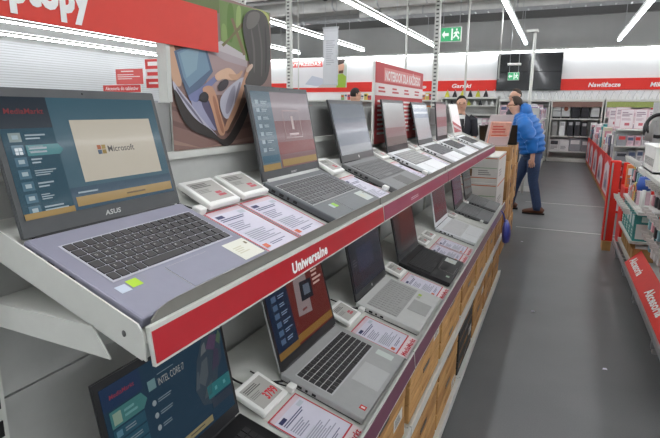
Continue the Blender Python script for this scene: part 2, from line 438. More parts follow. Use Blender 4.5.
for i in range(NB+1):
    y = Y0+i
    u = MB().box((-.87, y-.03, 0), (-.79, y+.0, 1.47), WHITE_METAL) if i == 0 else MB().box((-.87, y-.0035, 0), (-.80, y+.0035, 1.47), WHITE_METAL)
    if i == 0:
        for k in range(26): u.box((-.7905, y-.022, .12+k*.05), (-.7885, y-.008, .148+k*.05), SLOT)
    gb(u, 'upright')
    gb(MB().box((-.86, y-.02, 0), (-.36, y+.02, .05), WHITE_METAL), 'foot')

# ------------------------------------------------------------------ laptops
DIRT = M('screen_black', (10, 11, 13), .12, coat=.3, noise=0)
def keyboard(parent, w, d, kc, deckmat, u0, u1, y0, y1, rows, lit=False, letters=False):
    kb = MB().box((u0-.003, y0-.003, .0002), (u1+.003, y1+.003, .0008), deckmat).build('keyboard', parent)
    keys = MB(); L = MB()
    rr = len(rows); rh = (u1-u0)/rr
    for i, n in enumerate(rows):
        ua, ub = u0+i*rh+rh*.08, u0+(i+1)*rh-rh*.08
        if n == 'space':
            cells = [(0, .06), (.06, .12), (.12, .18), (.18, .24), (.24, .56), (.56, .62), (.62, .68), (.68, .74), (.74, .80), (.80, .86), (.86, .93), (.93, 1)]
        else:
            cells = [(k/n, (k+1)/n) for k in range(n)]
        for k, (a, b) in enumerate(cells):
            ya, yb = y0+(y1-y0)*a+.0016, y0+(y1-y0)*b-.0016
            keys.box((ua, ya, .0008), (ub, yb, .0026), kc)
            if letters:
                ROW = ['', '1234567890', 'QWERTYUIOP', 'ASDFGHJKL', 'ZXCVBNM', '']
                t = ROW[i] if i < 6 else ''
                off = 1
                if off <= k < off+len(t):
                    vs, fs, tw = text_mesh(t[k-off], .01, 0)
                    L.add([((ua+.0045)-y_*.006+.004, ya+.003+x_*.006, .0028) for x_, y_ in vs], fs, KEYMARK)
    keys.build('keys', kb)
    if L.v: L.build('key_lettering', kb)
    return kb
KEYMARK = M('key_marking', (190, 190, 188), .5, noise=0)
ROWS = [16, 15, 15, 14, 13, 'space']
def laptop(row, y, w, d, lh, deck, lidm, bez, kc, kdeck, screen, label, lean=12, logo=None, rowsu=(.035, .145), kbm=(.03, .03), pad=True, letters=False, yaw=0, hinge=None, hr=.006, th=.018, pal=None):
    H, f, n, T = fr(row)
    t = empty('laptop', (H.x, y, H.z), label, 'laptop', 'open laptops on the %s sloped shelf' % ('upper' if row == 'up' else 'lower'), (0, 0, R(yaw)))
    rot = (0, T, 0)
    b = MB().box((0, 0, -th), (d, w, 0), deck, .004); ba = b.build('base', t, rot=rot)
    MB().box((.004, .002, -th-.0022), (d-.006, w-.002, -th+.003), BLACK_PLASTIC).build('underside', ba)
    s = MB()
    for k, (a, l) in enumerate(((.03, .012), (.055, .014), (.08, .007), (.1, .012))):
        s.box((a, -.0006, -th*.75), (a+l, .0008, -th*.35), SLOT)
    s.build('ports', ba)
    keyboard(ba, w, d, kc, kdeck, rowsu[0], rowsu[1], kbm[0], w-kbm[1], ROWS, letters=letters)
    if pad:
        p0 = rowsu[1]+.014
        MB().box((p0, w*.36, .0002), (d-.012, w*.66, .0009), pal or deck, ).build('touchpad', ba)
        MB().box((p0-.0008, w*.36-.0008, .0001), (d-.0112, w*.66+.0008, .0004), KEYMARK).build('touchpad_edge', ba)
    MB().loft([(-.002, .02, -.004), (-.002, w-.02, -.004)], hr, hinge or BLACK_PLASTIC, 10).build('hinge', ba)
    lid = MB().box((-.007, 0, 0), (-.001, w, lh), lidm, .0028).build('lid', t, rot=(0, -R(lean), 0))
    bz = MB().box((-.0014, .002, .001), (.0004, w-.002, lh-.002), bez).build('bezel', lid)
    bs, bt, bb = .011, .016, .027
    s = Sheet((.0006, bs, bb), (0, 1, 0), (0, 0, 1), w-2*bs, lh-bt-bb)
    s.rect(0, 0, 1, 1, DIRT, 0); screen(s); s.build('screen', lid)
    MB().loft([(.0004, w/2, lh-.008), (.0008, w/2, lh-.008)], .002, SLOT, 8).build('webcam', lid)
    if logo:
        if logo == '*':
            MB().loft([(.0004, w/2, .013), (.0008, w/2, .013)], .006, KEYMARK, 14).build('emblem', lid)
        else:
            q = Sheet((.0005, w/2-.019, .009), (0, 1, 0), (0, 0, 1), .036, .0085); q.text(logo, 0, 0, 1, 1, KEYMARK, 1, .02, .15); q.build('emblem', lid)
    return t, ba, lid
def sticker(ba, u, y, du, dy, m, name='sticker', extra=None):
    s = Sheet((u+du, y, .0006), (0, 1, 0), (-1, 0, 0), dy, du); s.rect(0, 0, 1, 1, m, 0)
    if extra: extra(s)
    return s.build(name, ba)
# ---- displayed pictures, and reflections put into screen colour
GOLD = glow(168, 132, 62); CREAM = glow(172, 163, 146, .85); NAVY = glow(20, 42, 66); TEAL = glow(52, 132, 140); PALETXT = glow(150, 170, 180); REDG = glow(150, 30, 40)
def menu(s, w=.27, red=True):
    s.rect(0, 0, w, 1, glow(30, 56, 76), 1)
    s.rect(0, .74, w, 1, glow(18, 36, 54), 2)
    if red: s.text('MediaMarkt', .04, .86, w-.07, .045, glow(134, 34, 42), 3, .02, .1)
    for k in range(7):
        v = .64-k*.1
        s.rect(.03, v-.01, .09, v+.065, glow(58, 106, 130) if k else glow(130, 150, 150), 3)
        s.rect(.045, v+.012, .075, v+.045, glow(150, 176, 184), 4)
        s.lines(.11, v+.0, w-.03-.03*(k % 3), v+.055, 2+(k % 2), PALETXT, 4, k)
def scr_windows(s):
    s.rect(0, 0, 1, 1, glow(44, 92, 112), 1)
    s.rect(.27, .0, 1, .2, glow(36, 74, 100), 2)
    menu(s)
    s.poly([(.10, .51), (.27, .51), (.295, .55), (.27, .60), (.10, .60)], TEAL, 4); s.lines(.115, .525, .22, .585, 2, PALETXT, 5, 4)
    q = glow(220, 232, 240)
    for a, b_ in ((.042, .525), (.062, .525), (.042, .555), (.062, .555)): s.rect(a, b_, a+.016, b_+.024, q, 5)
    s.rect(.37, .235, .935, .80, CREAM, 3)
    for a, b_, m in ((.50, .52, glow(176, 84, 34)), (.53, .52, glow(160, 128, 40)), (.50, .475, glow(70, 92, 120)), (.53, .475, glow(150, 116, 30))): s.rect(a, b_, a+.026, b_+.04, m, 4)
    s.text('Microsoft', .57, .49, .19, .06, glow(84, 80, 78), 4, .01)
    s.lines(.31, .135, .5, .165, 1, PALETXT, 4, 1)
    s.rect(.29, .03, .985, .115, GOLD, 4); s.rect(0, 0, .27, .05, GOLD, 5)
    s.lines(.62, .055, .8, .085, 1, glow(110, 84, 40), 5, 3)
def scr_i7(s):
    D = glow(128, 140, 146); D2 = glow(104, 122, 134)
    s.rect(0, 0, 1, 1, glow(24, 54, 76), 1)
    s.rect(0, .80, .27, 1, glow(24, 48, 84), 2); s.text('MediaMarkt', .05, .88, .17, .04, glow(138, 40, 60), 3, .015, .1)
    s.poly([(.03, .63), (.25, .63), (.285, .70), (.25, .78), (.03, .78)], glow(52, 112, 112), 3); s.rect(.045, .65, .10, .755, glow(120, 146, 128), 4); s.lines(.12, .66, .24, .75, 2, glow(84, 140, 140), 4, 2)
    for k in range(5):
        v = .52-k*.11; s.rect(.03, v, .25, v+.095, glow(30, 76, 96), 3); s.rect(.045, v+.02, .085, v+.075, glow(70, 116, 138), 4); s.lines(.105, v+.025, .22, v+.07, 2, D2, 4, k)
    s.lines(.385, .835, .56, .85, 1, D2, 3, 2); s.rect(.305, .735, .365, .83, glow(92, 130, 134), 3)
    s.text('INTEL CORE i7', .385, .735, .22, .07, glow(150, 152, 148), 3, .0)
    for k in range(3):
        v = .58-k*.12; c_ = [(.325+.016*math.cos(a*.63), v+.03+.028*math.sin(a*.63)) for a in range(10)]; s.poly(c_, D, 3); s.lines(.355, v+.008, .53-.05*k, v+.05, 2, D2, 3, k)
    s.poly([(.66, .45), (.72, .72), (.8, .9), (.9, .96), (.98, .8), (.96, .6), (.9, .5), (.86, .3), (.78, .2), (.7, .25)], glow(46, 62, 76), 2)
    s.poly([(.70, .50), (.76, .68), (.82, .70), (.80, .52), (.75, .42)], glow(72, 82, 90), 3); s.poly([(.82, .78), (.88, .9), (.95, .86), (.9, .72)], glow(80, 58, 88), 3)
    s.poly([(.84, .52), (.90, .74), (.94, .70), (.92, .54)], glow(60, 52, 76), 3); s.poly([(.72, .3), (.76, .4), (.82, .44), (.80, .3)], glow(62, 76, 84), 3)
    s.poly([(.76, .74), (.79, .84), (.82, .86), (.82, .76)], glow(92, 98, 102), 4); s.poly([(.66, .44), (.70, .62), (.72, .6), (.70, .44)], glow(66, 78, 88), 4); s.poly([(.93, .8), (.97, .9), (.99, .84), (.96, .74)], glow(70, 92, 70), 4)
    s.rect(.76, .26, 1, .40, glow(28, 108, 114), 3); s.rect(.78, .14, 1, .24, glow(42, 54, 70), 3)
    for u_ in (.83, .92): s.rect(u_, .31, u_+.025, .35, glow(70, 140, 144), 4)
    s.rect(.46, .03, .76, .10, glow(134, 122, 84), 3); s.lines(.54, .055, .68, .08, 1, glow(84, 80, 66), 4, 1); s.rect(0, 0, .27, .04, GOLD, 3)
def scr_red(s):
    s.rect(0, 0, 1, 1, glow(104, 34, 30), 1); s.rect(.0, 0, .33, 1, glow(24, 40, 66), 2)
    for k in range(7):
        v = .82-k*.11; s.rect(.07, v, .14, v+.07, glow(70, 96, 130), 3); s.lines(.17, v+.005, .29, v+.06, 2, glow(110, 130, 160), 3, k)
    s.poly([(.42, .34), (.66, .30), (.68, .92), (.46, .96)], glow(136, 118, 120), 2); s.poly([(.52, .5), (.74, .48), (.75, .74), (.54, .76)], glow(30, 34, 44), 3)
    s.poly([(.58, .56), (.7, .55), (.7, .69), (.59, .7)], glow(90, 100, 116), 4); s.lines(.5, .36, .62, .42, 1, glow(120, 60, 60), 3, 2)
    s.lines(.78, .6, .96, .84, 4, glow(190, 150, 140), 3, 5)
    s.rect(.33, .03, 1, .13, glow(136, 92, 32), 3); s.rect(.0, .0, .33, .09, glow(128, 92, 36), 3)
def scr_acer(s):
    s.rect(0, 0, 1, 1, glow(118, 74, 78, .8), 1); s.rect(.3, .62, 1, 1, glow(128, 112, 120, .8), 2); s.rect(.3, .18, 1, .34, glow(126, 46, 44, .8), 2)
    s.rect(0, 0, .3, 1, glow(74, 98, 112, .8), 2)
    for k in range(8):
        v = .84-k*.1; s.rect(.05, v, .1, v+.05, PALETXT, 3); s.lines(.13, v, .24, v+.045, 2, PALETXT, 3, k)
    s.rect(.02, .1, .28, .19, glow(44, 96, 124), 4); s.rect(0, 0, .28, .08, GOLD, 4)
    s.frame(.46, .38, .78, .76, .008, glow(176, 146, 146), 3); s.rect(.6, .5, .64, .68, glow(190, 168, 166), 3); s.lines(.53, .41, .72, .46, 1, glow(190, 160, 160), 3, 3)
    s.rect(.32, .02, .99, .11, GOLD, 4)
def scr_plain(c0, bands=()):  # upper-row greys are ceiling reflections put into the glow colour
    def f(s):
        s.rect(0, 0, 1, 1, glow(*c0), 1)
        for k, (v0, v1, c) in enumerate(bands): s.rect(0, v0, 1, v1, glow(*c), 2+k)
    return f
def scr_dark(s):
    s.rect(0, 0, 1, 1, glow(44, 46, 60), 1); s.rect(.1, .3, .7, .75, glow(52, 54, 78), 2); s.rect(0, 0, .2, 1, glow(40, 44, 52), 3); s.lines(.05, .45, .17, .6, 3, glow(84, 84, 92), 4, 1)
def scr_darkred(s):
    s.rect(0, 0, 1, 1, glow(58, 40, 42), 1); s.poly([(.2, .2), (.9, .35), (.95, .9), (.3, .95)], glow(76, 42, 40), 2); s.rect(0, 0, .2, 1, glow(38, 40, 46), 3)
def scr_sale(s):
    s.rect(0, 0, 1, 1, glow(226, 222, 224, .95), 1); s.poly([(0, .0), (1, .0), (1, .18), (0, .44)], glow(196, 70, 74), 2); s.poly([(0, .22), (1, .0), (1, .08), (0, .32)], glow(222, 200, 202), 3)
SLATE = M('slate_aluminium', (138, 138, 154), .42, metal=.25, noise=.03)
SLVR = M('silver_aluminium', (176, 177, 176), .42, metal=.25, noise=.03)
LSLVR = M('pale_silver_plastic', (198, 199, 196), .42, noise=.03)
GUN = M('gunmetal_plastic', (92, 96, 100), .4, metal=.2, noise=.06)
MIDG = M('mid_grey_plastic', (112, 113, 114), .45, noise=.04)
LITE = M('white_laptop_plastic', (222, 224, 226), .38, noise=.02)
BZ_GREY = M('dark_grey_bezel', (70, 72, 74), .4, noise=.05)
BZ_BLK = M('black_bezel', (34, 34, 36), .3, noise=.05)
KEY_GREY = M('key_grey', (92, 92, 94), .5, noise=.04)
KEY_LIGHT = M('key_silver', (166, 166, 164), .5, noise=.03)
KWHITE = M('key_pale_well', (206, 206, 206), .5, noise=.03)
# upper row
t, ba, lid = laptop('up', .49, .352, .240, .232, SLATE, BZ_GREY, BZ_GREY, KEY_DARK, M('slate_well', (182, 182, 194), .4, noise=.03), scr_windows,
    'slate grey laptop nearest the shelf corner showing a cream panel with a four-square logo', 14, 'ASUS', (.04, .150), (.032, .022), letters=True)
lid['label'] = 'dark grey lid with screen'
sticker(ba, .164, .020, .017, .02, ink(196, 206, 222)); sticker(ba, .160, .044, .018, .021, ink(176, 214, 52))
def warr(s): s.lines(.15, .3, .7, .7, 4, ink(206, 202, 180), 1, 3); s.rect(.8, .66, .9, .8, ink(120, 110, 80), 1)
sticker(ba, .165, .278, .058, .068, ink(226, 226, 214), 'information_sticker', warr)
t, ba, lid = laptop('up', 1.18, .361, .245, .262, GUN, BZ_GREY, BZ_GREY, KEY_GREY, M('pale_well', (170, 172, 172), .4, noise=.03), scr_acer,
    'gunmetal laptop with a reddish screen standing in front of the hammock poster', 11, 'acer', (.032, .15), (.014, .03), hinge=LSLVR, hr=.0095)
sticker(ba, .17, .07, .02, .016, ink(196, 206, 210)); sticker(ba, .17, .088, .02, .018, ink(150, 206, 70))
sticker(ba, .165, .275, .05, .06, ink(196, 202, 198), 'information_sticker', warr)
t, ba, lid = laptop('up', 1.735, .363, .245, .238, MIDG, BZ_BLK, BZ_BLK, M('key_mid', (104, 104, 105), .5, noise=.03), M('well_mid', (84, 84, 85), .5, noise=.03), scr_plain((104, 112, 130), ((.5, .62, (112, 112, 130)), (.0, .18, (132, 138, 146)), (.72, 1, (112, 122, 134)))),
    'mid grey laptop with a blue-grey screen, third along the upper shelf', 15, '*', (.03, .15), (.02, .02), pal=M('pad_dark', (86, 84, 84), .5, noise=.03))
t, ba, lid = laptop('up', 2.285, .36, .245, .245, LITE, BZ_BLK, BZ_BLK, KEY_LIGHT, KEY_GREY, scr_plain((164, 164, 166), ((0, .2, (120, 104, 100)), (.2, .42, (150, 124, 126)))),
    'white laptop with a grey screen fading to brown, directly before the red price sign', 9, None, (.03, .14), (.02, .02))
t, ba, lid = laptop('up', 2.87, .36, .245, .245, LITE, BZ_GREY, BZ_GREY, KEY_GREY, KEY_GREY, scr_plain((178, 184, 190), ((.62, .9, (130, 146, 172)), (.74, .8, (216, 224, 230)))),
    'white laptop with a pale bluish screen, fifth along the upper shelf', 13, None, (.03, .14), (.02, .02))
t, ba, lid = laptop('up', 3.36, .34, .245, .25, LITE, BZ_BLK, BZ_BLK, KEY_DARK, KEY_GREY, scr_plain((178, 168, 172), ((.28, .6, (164, 92, 104)), (0, .28, (158, 150, 154)))),
    'narrow laptop with a pink band across its screen, sixth along the upper shelf', 6, None, (.03, .14), (.02, .02))
t, ba, lid = laptop('up', 3.98, .34, .245, .25, LITE, WHITE_PLASTIC, WHITE_PLASTIC, KEY_DARK, KEY_GREY, scr_sale,
    'white laptop with white and red striped screen ending the upper shelf', 14, None, (.03, .14), (.02, .02))
# lower row
t, ba, lid = laptop('low', .54, .355, .25, .248, BLACK_PLASTIC, BZ_BLK, BZ_BLK, KEY_DARK, BLACK_PLASTIC, scr_i7,
    'black laptop at the near lower corner with a dark blue processor advert on screen', 11)
t, ba, lid = laptop('low', 1.09, .361, .25, .262, SLVR, SLVR, BZ_BLK, KEY_DARK, M('silver_well', (196, 197, 198), .4, noise=.03), scr_red,
    'silver laptop with a red and blue screen beside the 3799 price tag', 15, None, (.035, .145), (.025, .03), yaw=-1, pal=M('pad_silver', (190, 191, 190), .4, noise=.02))
def red_q(s): s.rect(.3, .2, .7, .8, ink(236, 220, 220), 1)
sticker(ba, .222, .03, .018, .018, ink(206, 40, 40), 'sticker', red_q)
sticker(ba, .165, .305, .055, .03, ink(206, 214, 208), 'information_sticker')
t, ba, lid = laptop('low', 1.655, .361, .25, .25, LSLVR, BZ_BLK, BZ_BLK, KEY_LIGHT, KEY_LIGHT, scr_dark,
    'pale silver laptop with pale keys and a dark screen, third along the lower shelf', 12, '*', (.035, .15), (.03, .03), pal=KEY_LIGHT)
sticker(ba, .165, .26, .014, .022, ink(172, 176, 160)); sticker(ba, .165, .287, .014, .022, ink(170, 200, 80))
t, ba, lid = laptop('low', 2.21, .361, .25, .25, BLACK_PLASTIC, BZ_BLK, BZ_BLK, M('key_charcoal', (48, 48, 50), .5, noise=.05), M('well_black', (18, 18, 20), .5, noise=.05), scr_darkred,
    'all black laptop with a white information sticker, in the middle of the lower shelf', 12, None, (.035, .15), (.03, .03))
sticker(ba, .165, .27, .055, .065, ink(206, 212, 208), 'information_sticker', warr); sticker(ba, .215, .06, .016, .022, ink(176, 200, 180))
t, ba, lid = laptop('low', 2.99, .37, .25, .25, LITE, LITE, LITE, KWHITE, KWHITE, scr_plain((78, 58, 66), ((.0, .4, (88, 52, 60)),)),
    'all white laptop with white screen frame and keys on the lower shelf', 10, None, (.035, .15), (.02, .02))
t, ba, lid = laptop('low', 3.62, .35, .245, .25, MIDG, BZ_BLK, BZ_BLK, MIDG, KEY_GREY, scr_plain((76, 52, 76)),
    'grey laptop with a purple screen, second from the far end of the lower shelf', 10, None, (.035, .15), (.02, .02), pad=False)
t, ba, lid = laptop('low', 4.07, .35, .245, .25, MIDG, BZ_BLK, BZ_BLK, MIDG, KEY_GREY, scr_plain((72, 74, 76)),
    'grey laptop with a blank grey screen at the far end of the lower shelf', 10, None, (.035, .15), (.02, .02), pad=False)

# ------------------------------------------------------------------ price tags, info sheets, sensors, cables
REDTXT = ink(206, 44, 58)
def frame_on(row, u, y, h, yaw=0, tilt=0):
    H, f, n, T = fr(row); p = on(row, u, y, h); return p, (0, T+R(tilt), R(yaw))
def price_tag(row, u, y, label, txt=None, w=.098, d=.088, yaw=0):
    p, rot = frame_on(row, u, y, .0062, yaw, 6)
    t = empty('price_tag', p, label, 'price tag', 'electronic price tags on the %s shelf' % ('upper' if row == 'up' else 'lower'), rot)
    MB().box((-d/2, -w/2, .006), (d/2, w/2, .02), WHITE_PLASTIC, .004).build('housing', t)
    MB().box((-d/2+.01, -w/2+.01, .0), (d/2-.01, w/2-.01, .008), GREY_METAL).build('stand', t)
    s = Sheet((d/2-.013, -w/2+.012, .0203), (0, 1, 0), (-1, 0, 0), w-.024, d-.026)
    s.rect(0, 0, 1, 1, ink(176, 174, 168), 0); s.lines(.06, .7, .9, .92, 3, ink(96, 94, 92), 1, 3)
    s.lines(.06, .42, .5, .62, 3, ink(136, 134, 130), 1, 5)
    if txt: s.text(txt, .42, .12, .52, .32, REDTXT, 1, .04)
    else: s.lines(.55, .14, .92, .42, 2, ink(190, 84, 94), 1, 2, .8)
    s.build('display', t)
    return t
def info_sheet(row, u0, y0, label, w=.142, d=.205, band_=False, marks=None):
    p, rot = frame_on(row, u0, y0, .0005)
    t = empty('information_sheet', p, label, 'information sheet', 'laptop information sheets on the %s shelf' % ('upper' if row == 'up' else 'lower'), rot)
    MB().box((0, 0, 0), (d, w, .0012), PAPER).build('card', t)
    s = Sheet((d, 0, .0014), (0, 1, 0), (-1, 0, 0), w, d)
    s.frame(0, 0, 1, 1, .03, ink(196, 54, 66), 1)
    s.rect(.03, .9, .97, .985, ink(214, 196, 204), 1)
    s.lines(.1, .8, .42, .87, 1, ink(52, 54, 96), 2, 1, .9); s.lines(.1, .72, .8, .79, 2, ink(84, 86, 120), 2, 2)
    s.rect(.72, .8, .9, .87, ink(190, 196, 206), 2)
    s.lines(.1, .5, .62, .68, 5, ink(150, 150, 168), 2, 4); s.rect(.1, .3, .5, .46, ink(206, 206, 216), 2); s.lines(.12, .2, .92, .44, 7, ink(160, 160, 176), 3, 7)
    s.rect(.08, .08, .2, .16, ink(214, 110, 80), 2); s.lines(.28, .09, .85, .15, 2, ink(120, 120, 146), 2, 9)
    s.build('print', t)
    if band_:
        q = Sheet((d+.034, 0, .0014), (0, 1, 0), (-1, 0, 0), w, .034)
        MB().box((d, 0, 0), (d+.034, w, .0012), PAPER).build('store_band', t)
        q.rect(0, 0, 1, 1, ink(236, 218, 220), 1); q.text('MediaMarkt', .06, .22, .88, .5, REDTXT, 2, .03, .15); q.build('store_band_print', t)
    return t
# upper shelf sheets and tags
info_sheet('up', .035, .878, 'information sheet on upper shelf beside the slate grey laptop', .135, .182, True)
info_sheet('up', .035, 1.022, 'information sheet on upper shelf touching the gunmetal laptop', .135, .182, True)
price_tag('up', -.012, .957, 'white price tag behind the sheets, next to the slate grey laptop screen', w=.118, d=.1)
price_tag('up', -.015, 1.094, 'white price tag behind the sheets, against the gunmetal laptop screen', w=.118, d=.1)
price_tag('up', -.005, 1.625, 'white price tag between the gunmetal laptop and the mid grey laptop')
info_sheet('up', .055, 1.575, 'information sheet between the gunmetal laptop and the mid grey laptop', .14, .19)
price_tag('up', -.01, 2.175, 'white price tag between the mid grey laptop and the brown-fading screen')
info_sheet('up', .055, 2.125, 'information sheet beyond the mid grey laptop on the upper shelf', .135, .19)
price_tag('up', -.01, 2.745, 'white price tag before the laptop with the pale bluish screen')
info_sheet('up', .055, 2.69, 'information sheet before the laptop with the pale bluish screen', .13, .19)
price_tag('up', -.02, 3.295, 'white price tag before the laptop with the pink screen band', w=.08)
price_tag('up', -.03, 3.84, 'white price tag before the red striped laptop screen')
info_sheet('up', .055, 3.78, 'information sheet before the red striped laptop at the far end', .13, .19)
# lower shelf
price_tag('low', .0, .985, 'white price tag reading 3799 beside the silver laptop', '3799', w=.115, d=.1)
info_sheet('low', .06, .93, 'information sheet in front of the 3799 price tag', .142, .17, True)
price_tag('low', -.005, 1.545, 'white price tag between the silver and the pale silver laptops', None, w=.112, d=.095)
info_sheet('low', .055, 1.478, 'information sheet with a red store band between two silver laptops', .15, .168, True)
price_tag('low', .01, 2.11, 'white price tag left of the all black laptop')
info_sheet('low', .06, 2.045, 'information sheet left of the all black laptop', .14, .168, True)
price_tag('low', .0, 2.655, 'white price tag just beyond the all black laptop', d=.07)
price_tag('low', .0, 2.80, 'white price tag just before the all white laptop', d=.07, w=.105)
info_sheet('low', .055, 2.60, 'information sheet just beyond the all black laptop', .15, .168, True)
info_sheet('low', .055, 2.765, 'information sheet just before the all white laptop', .15, .168, True)
price_tag('low', .0, 3.46, 'white price tag beyond the all white laptop')
price_tag('low', -.01, 4.02, 'white price tag between the two grey laptops at the far end', w=.06)
def sensor(row, u, y, label, tail):
    p, rot = frame_on(row, u, y, 0)
    t = empty('security_sensor', p, label, 'security sensor', 'white theft sensors plugged into the laptops', rot)
    MB().box((-.011, -.013, .002), (.011, .013, .019), WHITE_PLASTIC, .003).build('plug', t)
    MB().loft([(-.01, 0, .008), (-.04, -.004, .004), (-.09, -.012, .004), (-.12, -.012, .003)], .002, CABLE, 6).build('cable', t)
sensor('up', .03, .872, 'white theft sensor on the edge of the slate grey laptop', 0)
sensor('up', .19, 1.72, 'white theft sensor on the near edge of the mid grey laptop', 0)
sensor('up', .2, 2.268, 'white theft sensor on the near edge of the brown-fading screen laptop', 0)
sensor('low', .045, 1.073, 'white theft sensor on the near edge of the silver laptop', 0)
sensor('low', .03, 1.64, 'white theft sensor on the near edge of the pale silver laptop', 0)
sensor('low', .2, 3.605, 'white theft sensor on the purple-screen laptop', 0)
def cable(name, pts, r, label):
    P = [Vector(p) for p in pts]; Q = []
    for i in range(len(P)-1):
        p0, p1, p2, p3 = P[max(i-1, 0)], P[i], P[i+1], P[min(i+2, len(P)-1)]
        for k in range(6):
            t = k/6; Q.append(.5*((2*p1)+(-p0+p2)*t+(2*p0-5*p1+4*p2-p3)*t*t+(-p0+3*p1-3*p2+p3)*t**3))
    Q.append(P[-1]); tag(MB().loft(Q, r, CABLE, 8).build(name), label, 'cable')
cable('power_cable', [on('low', -.13, .93, .15), on('low', -.1, .95, .06), on('low', -.06, 1.0, .006), on('low', -.02, 1.045, .006), on('low', .015, 1.083, .008)], .0028, 'black power cable running to the silver laptop on the lower shelf')
cable('power_cable', [on('up', -.08, 1.60, .01), on('up', -.06, 1.64, .006), on('up', -.04, 1.69, .006), on('up', .01, 1.722, .006)], .0025, 'black power cable curling behind the mid grey laptop')

t = empty('plastic_bag', (-.305, 4.06, .455), 'crumpled blue plastic bag hanging at the far end of the lower shelf', 'bag')
BAGM = M('blue_bag', (62, 70, 150), .35, noise=.25, nscale=24)
MB().loft([(0, 0, .17), (.004, .005, .15), (.008, 0, .12), (.012, -.005, .06), (.01, 0, .01), (.006, 0, -.01)], [(.02, .008), (.05, .02), (.075, .03), (.08, .034), (.06, .028), (.02, .008)], BAGM, 14, up=(1, 0, 0)).build('bag', t)
for sy in (-.02, .02): MB().loft([(-.004, sy, .16), (-.02, sy*.6, .215), (-.0385, sy*.3, .24)], [.006, .004, .003], BAGM, 6).build('handle', t)
# ------------------------------------------------------------------ boxed stock under the shelves
CARD_BLACK = M('black_carton', (44, 43, 42), .6, noise=.08)
def laptop_box(y, z, w, d, h, mat, label, flip, grp='laptop boxes stacked under the lower shelf'):
    t = empty('laptop_box', (-.366, y, z), label, 'cardboard box', grp)
    MB().box((-d, 0, 0), (0, w, h-.003), mat, .004).build('carton', t)
    hm = BLACK_PLASTIC if flip % 2 else CARD_BROWN2
    MB().box((0, w*.40, h*.38), (.0012, w*.60, h*.62), hm).build('handle', t)
    q = MB().box((0, .02, h*.47), (.0007, w-.02, h*.53), CARD_BROWN2)
    q.build('tape', t)
    if flip % 8 == 0:
        s = Sheet((.0012, w*.72, h*.2), (0, 1, 0), (0, 0, 1), w*.2, h*.6); s.rect(0, 0, 1, 1, ink(216, 212, 204), 0).lines(.1, .15, .9, .85, 4, ink(80, 78, 76), 1, flip); s.build('shipping_label', t)
cols = [(.50, .47), (.985, .46), (1.487, .48), (1.985, .47), (2.49, .46), (2.985, .47), (3.485, .47), (3.99, .46)]
k = 0
for ci, (y, w_) in enumerate(cols):
    for j in range(3):
        jit = random.uniform(-.006, .006)
        laptop_box(y+.01+jit, .427+j*.068, w_-.015, .32, .068, (CARD_BROWN, CARD_BROWN2)[(ci+j) % 2 and ci % 3 == 1], 'brown flat laptop carton, %s up in the %s stack from near end, upper stock shelf' % (ORD[j], ORD[ci]), k); k += 1
    for j in range(4):
        jit = random.uniform(-.008, .008); blk = ci == 4
        laptop_box(y+.01+jit, .0925+j*.074, w_-.015, .32, .074, CARD_BLACK if blk else (CARD_BROWN if (j+ci) % 2 else CARD_BROWN2), '%s laptop carton, %s up in the %s stack from near end, base deck' % ('black' if blk else 'brown', ORD[j], ORD[ci]), k); k += 1
# towers of cartons past the end of the gondola
ORANGE = ink(206, 110, 60); GREEN = ink(120, 160, 110)
z = 0; hs = [.30, .27, .26, .235]
for j, h in enumerate(hs):
    t = empty('printer_carton', (-.70, 4.93, z), 'white printed carton, %s from the bottom of the white tower at the gondola end' % ORD[j], 'carton', 'white cartons at the end of the gondola')
    MB().box((-.26, -.34, 0), (.26, .34, h-.002), CARD_WHITE, .003).build('carton', t)
    s = Sheet((-.26, -.3412, 0), (1, 0, 0), (0, 0, 1), .52, h)
    s.rect(.02, .90, .98, .93, ORANGE, 1).rect(.02, .55, .98, .57, GREEN, 1).rect(.02, .18, .98, .21, ORANGE, 1)
    s.rect(.40, .24, .58, .52, ink(120, 92, 60), 2).rect(.46, .3, .53, .46, ink(60, 54, 46), 3); s.lines(.68, .28, .9, .5, 3, ink(150, 146, 140), 2, j)
    s.build('print', t)
    s = Sheet((.2612, -.34, 0), (0, 1, 0), (0, 0, 1), .68, h)
    s.rect(.02, .88, .98, .93, ORANGE, 1); s.lines(.1, .2, .6, .5, 3, ink(160, 156, 150), 1, j); s.build('side_print', t)
    z += h
TAPE = M('packing_tape', (206, 176, 128), .35, noise=.03)
for ci, (yc, hs, w_) in enumerate(((5.62, [.2, .19, .18, .19, .2, .14], .6), (6.3, [.22, .2, .22, .2, .24], .66))):
    z = 0
    for j, h in enumerate(hs):
        dx = random.uniform(-.012, .012)
        t = empty('shipping_carton', (-.66+dx, yc+random.uniform(-.015, .015), z), 'brown shipping carton, %s from the bottom of the %s brown tower' % (ORD[j], 'nearer' if ci == 0 else 'farther'), 'carton', 'brown cartons stacked beside the aisle')
        MB().box((-.24, -w_/2, 0), (.24, w_/2, h-.002), (CARD_BROWN, CARD_BROWN2)[j % 2], .004).build('carton', t)
        MB().prism([(-.24, h-.002), (.24, h-.002), (.24, 0), (.2412, 0), (.2412, h-.0008), (-.24, h-.0008)], 'y', -.03, .03, TAPE).build('tape', t)
        MB().box((.2405, w_*.15, h*.4), (.2415, w_*.3, h*.65), SLOT).build('hand_hole', t)
        z += h
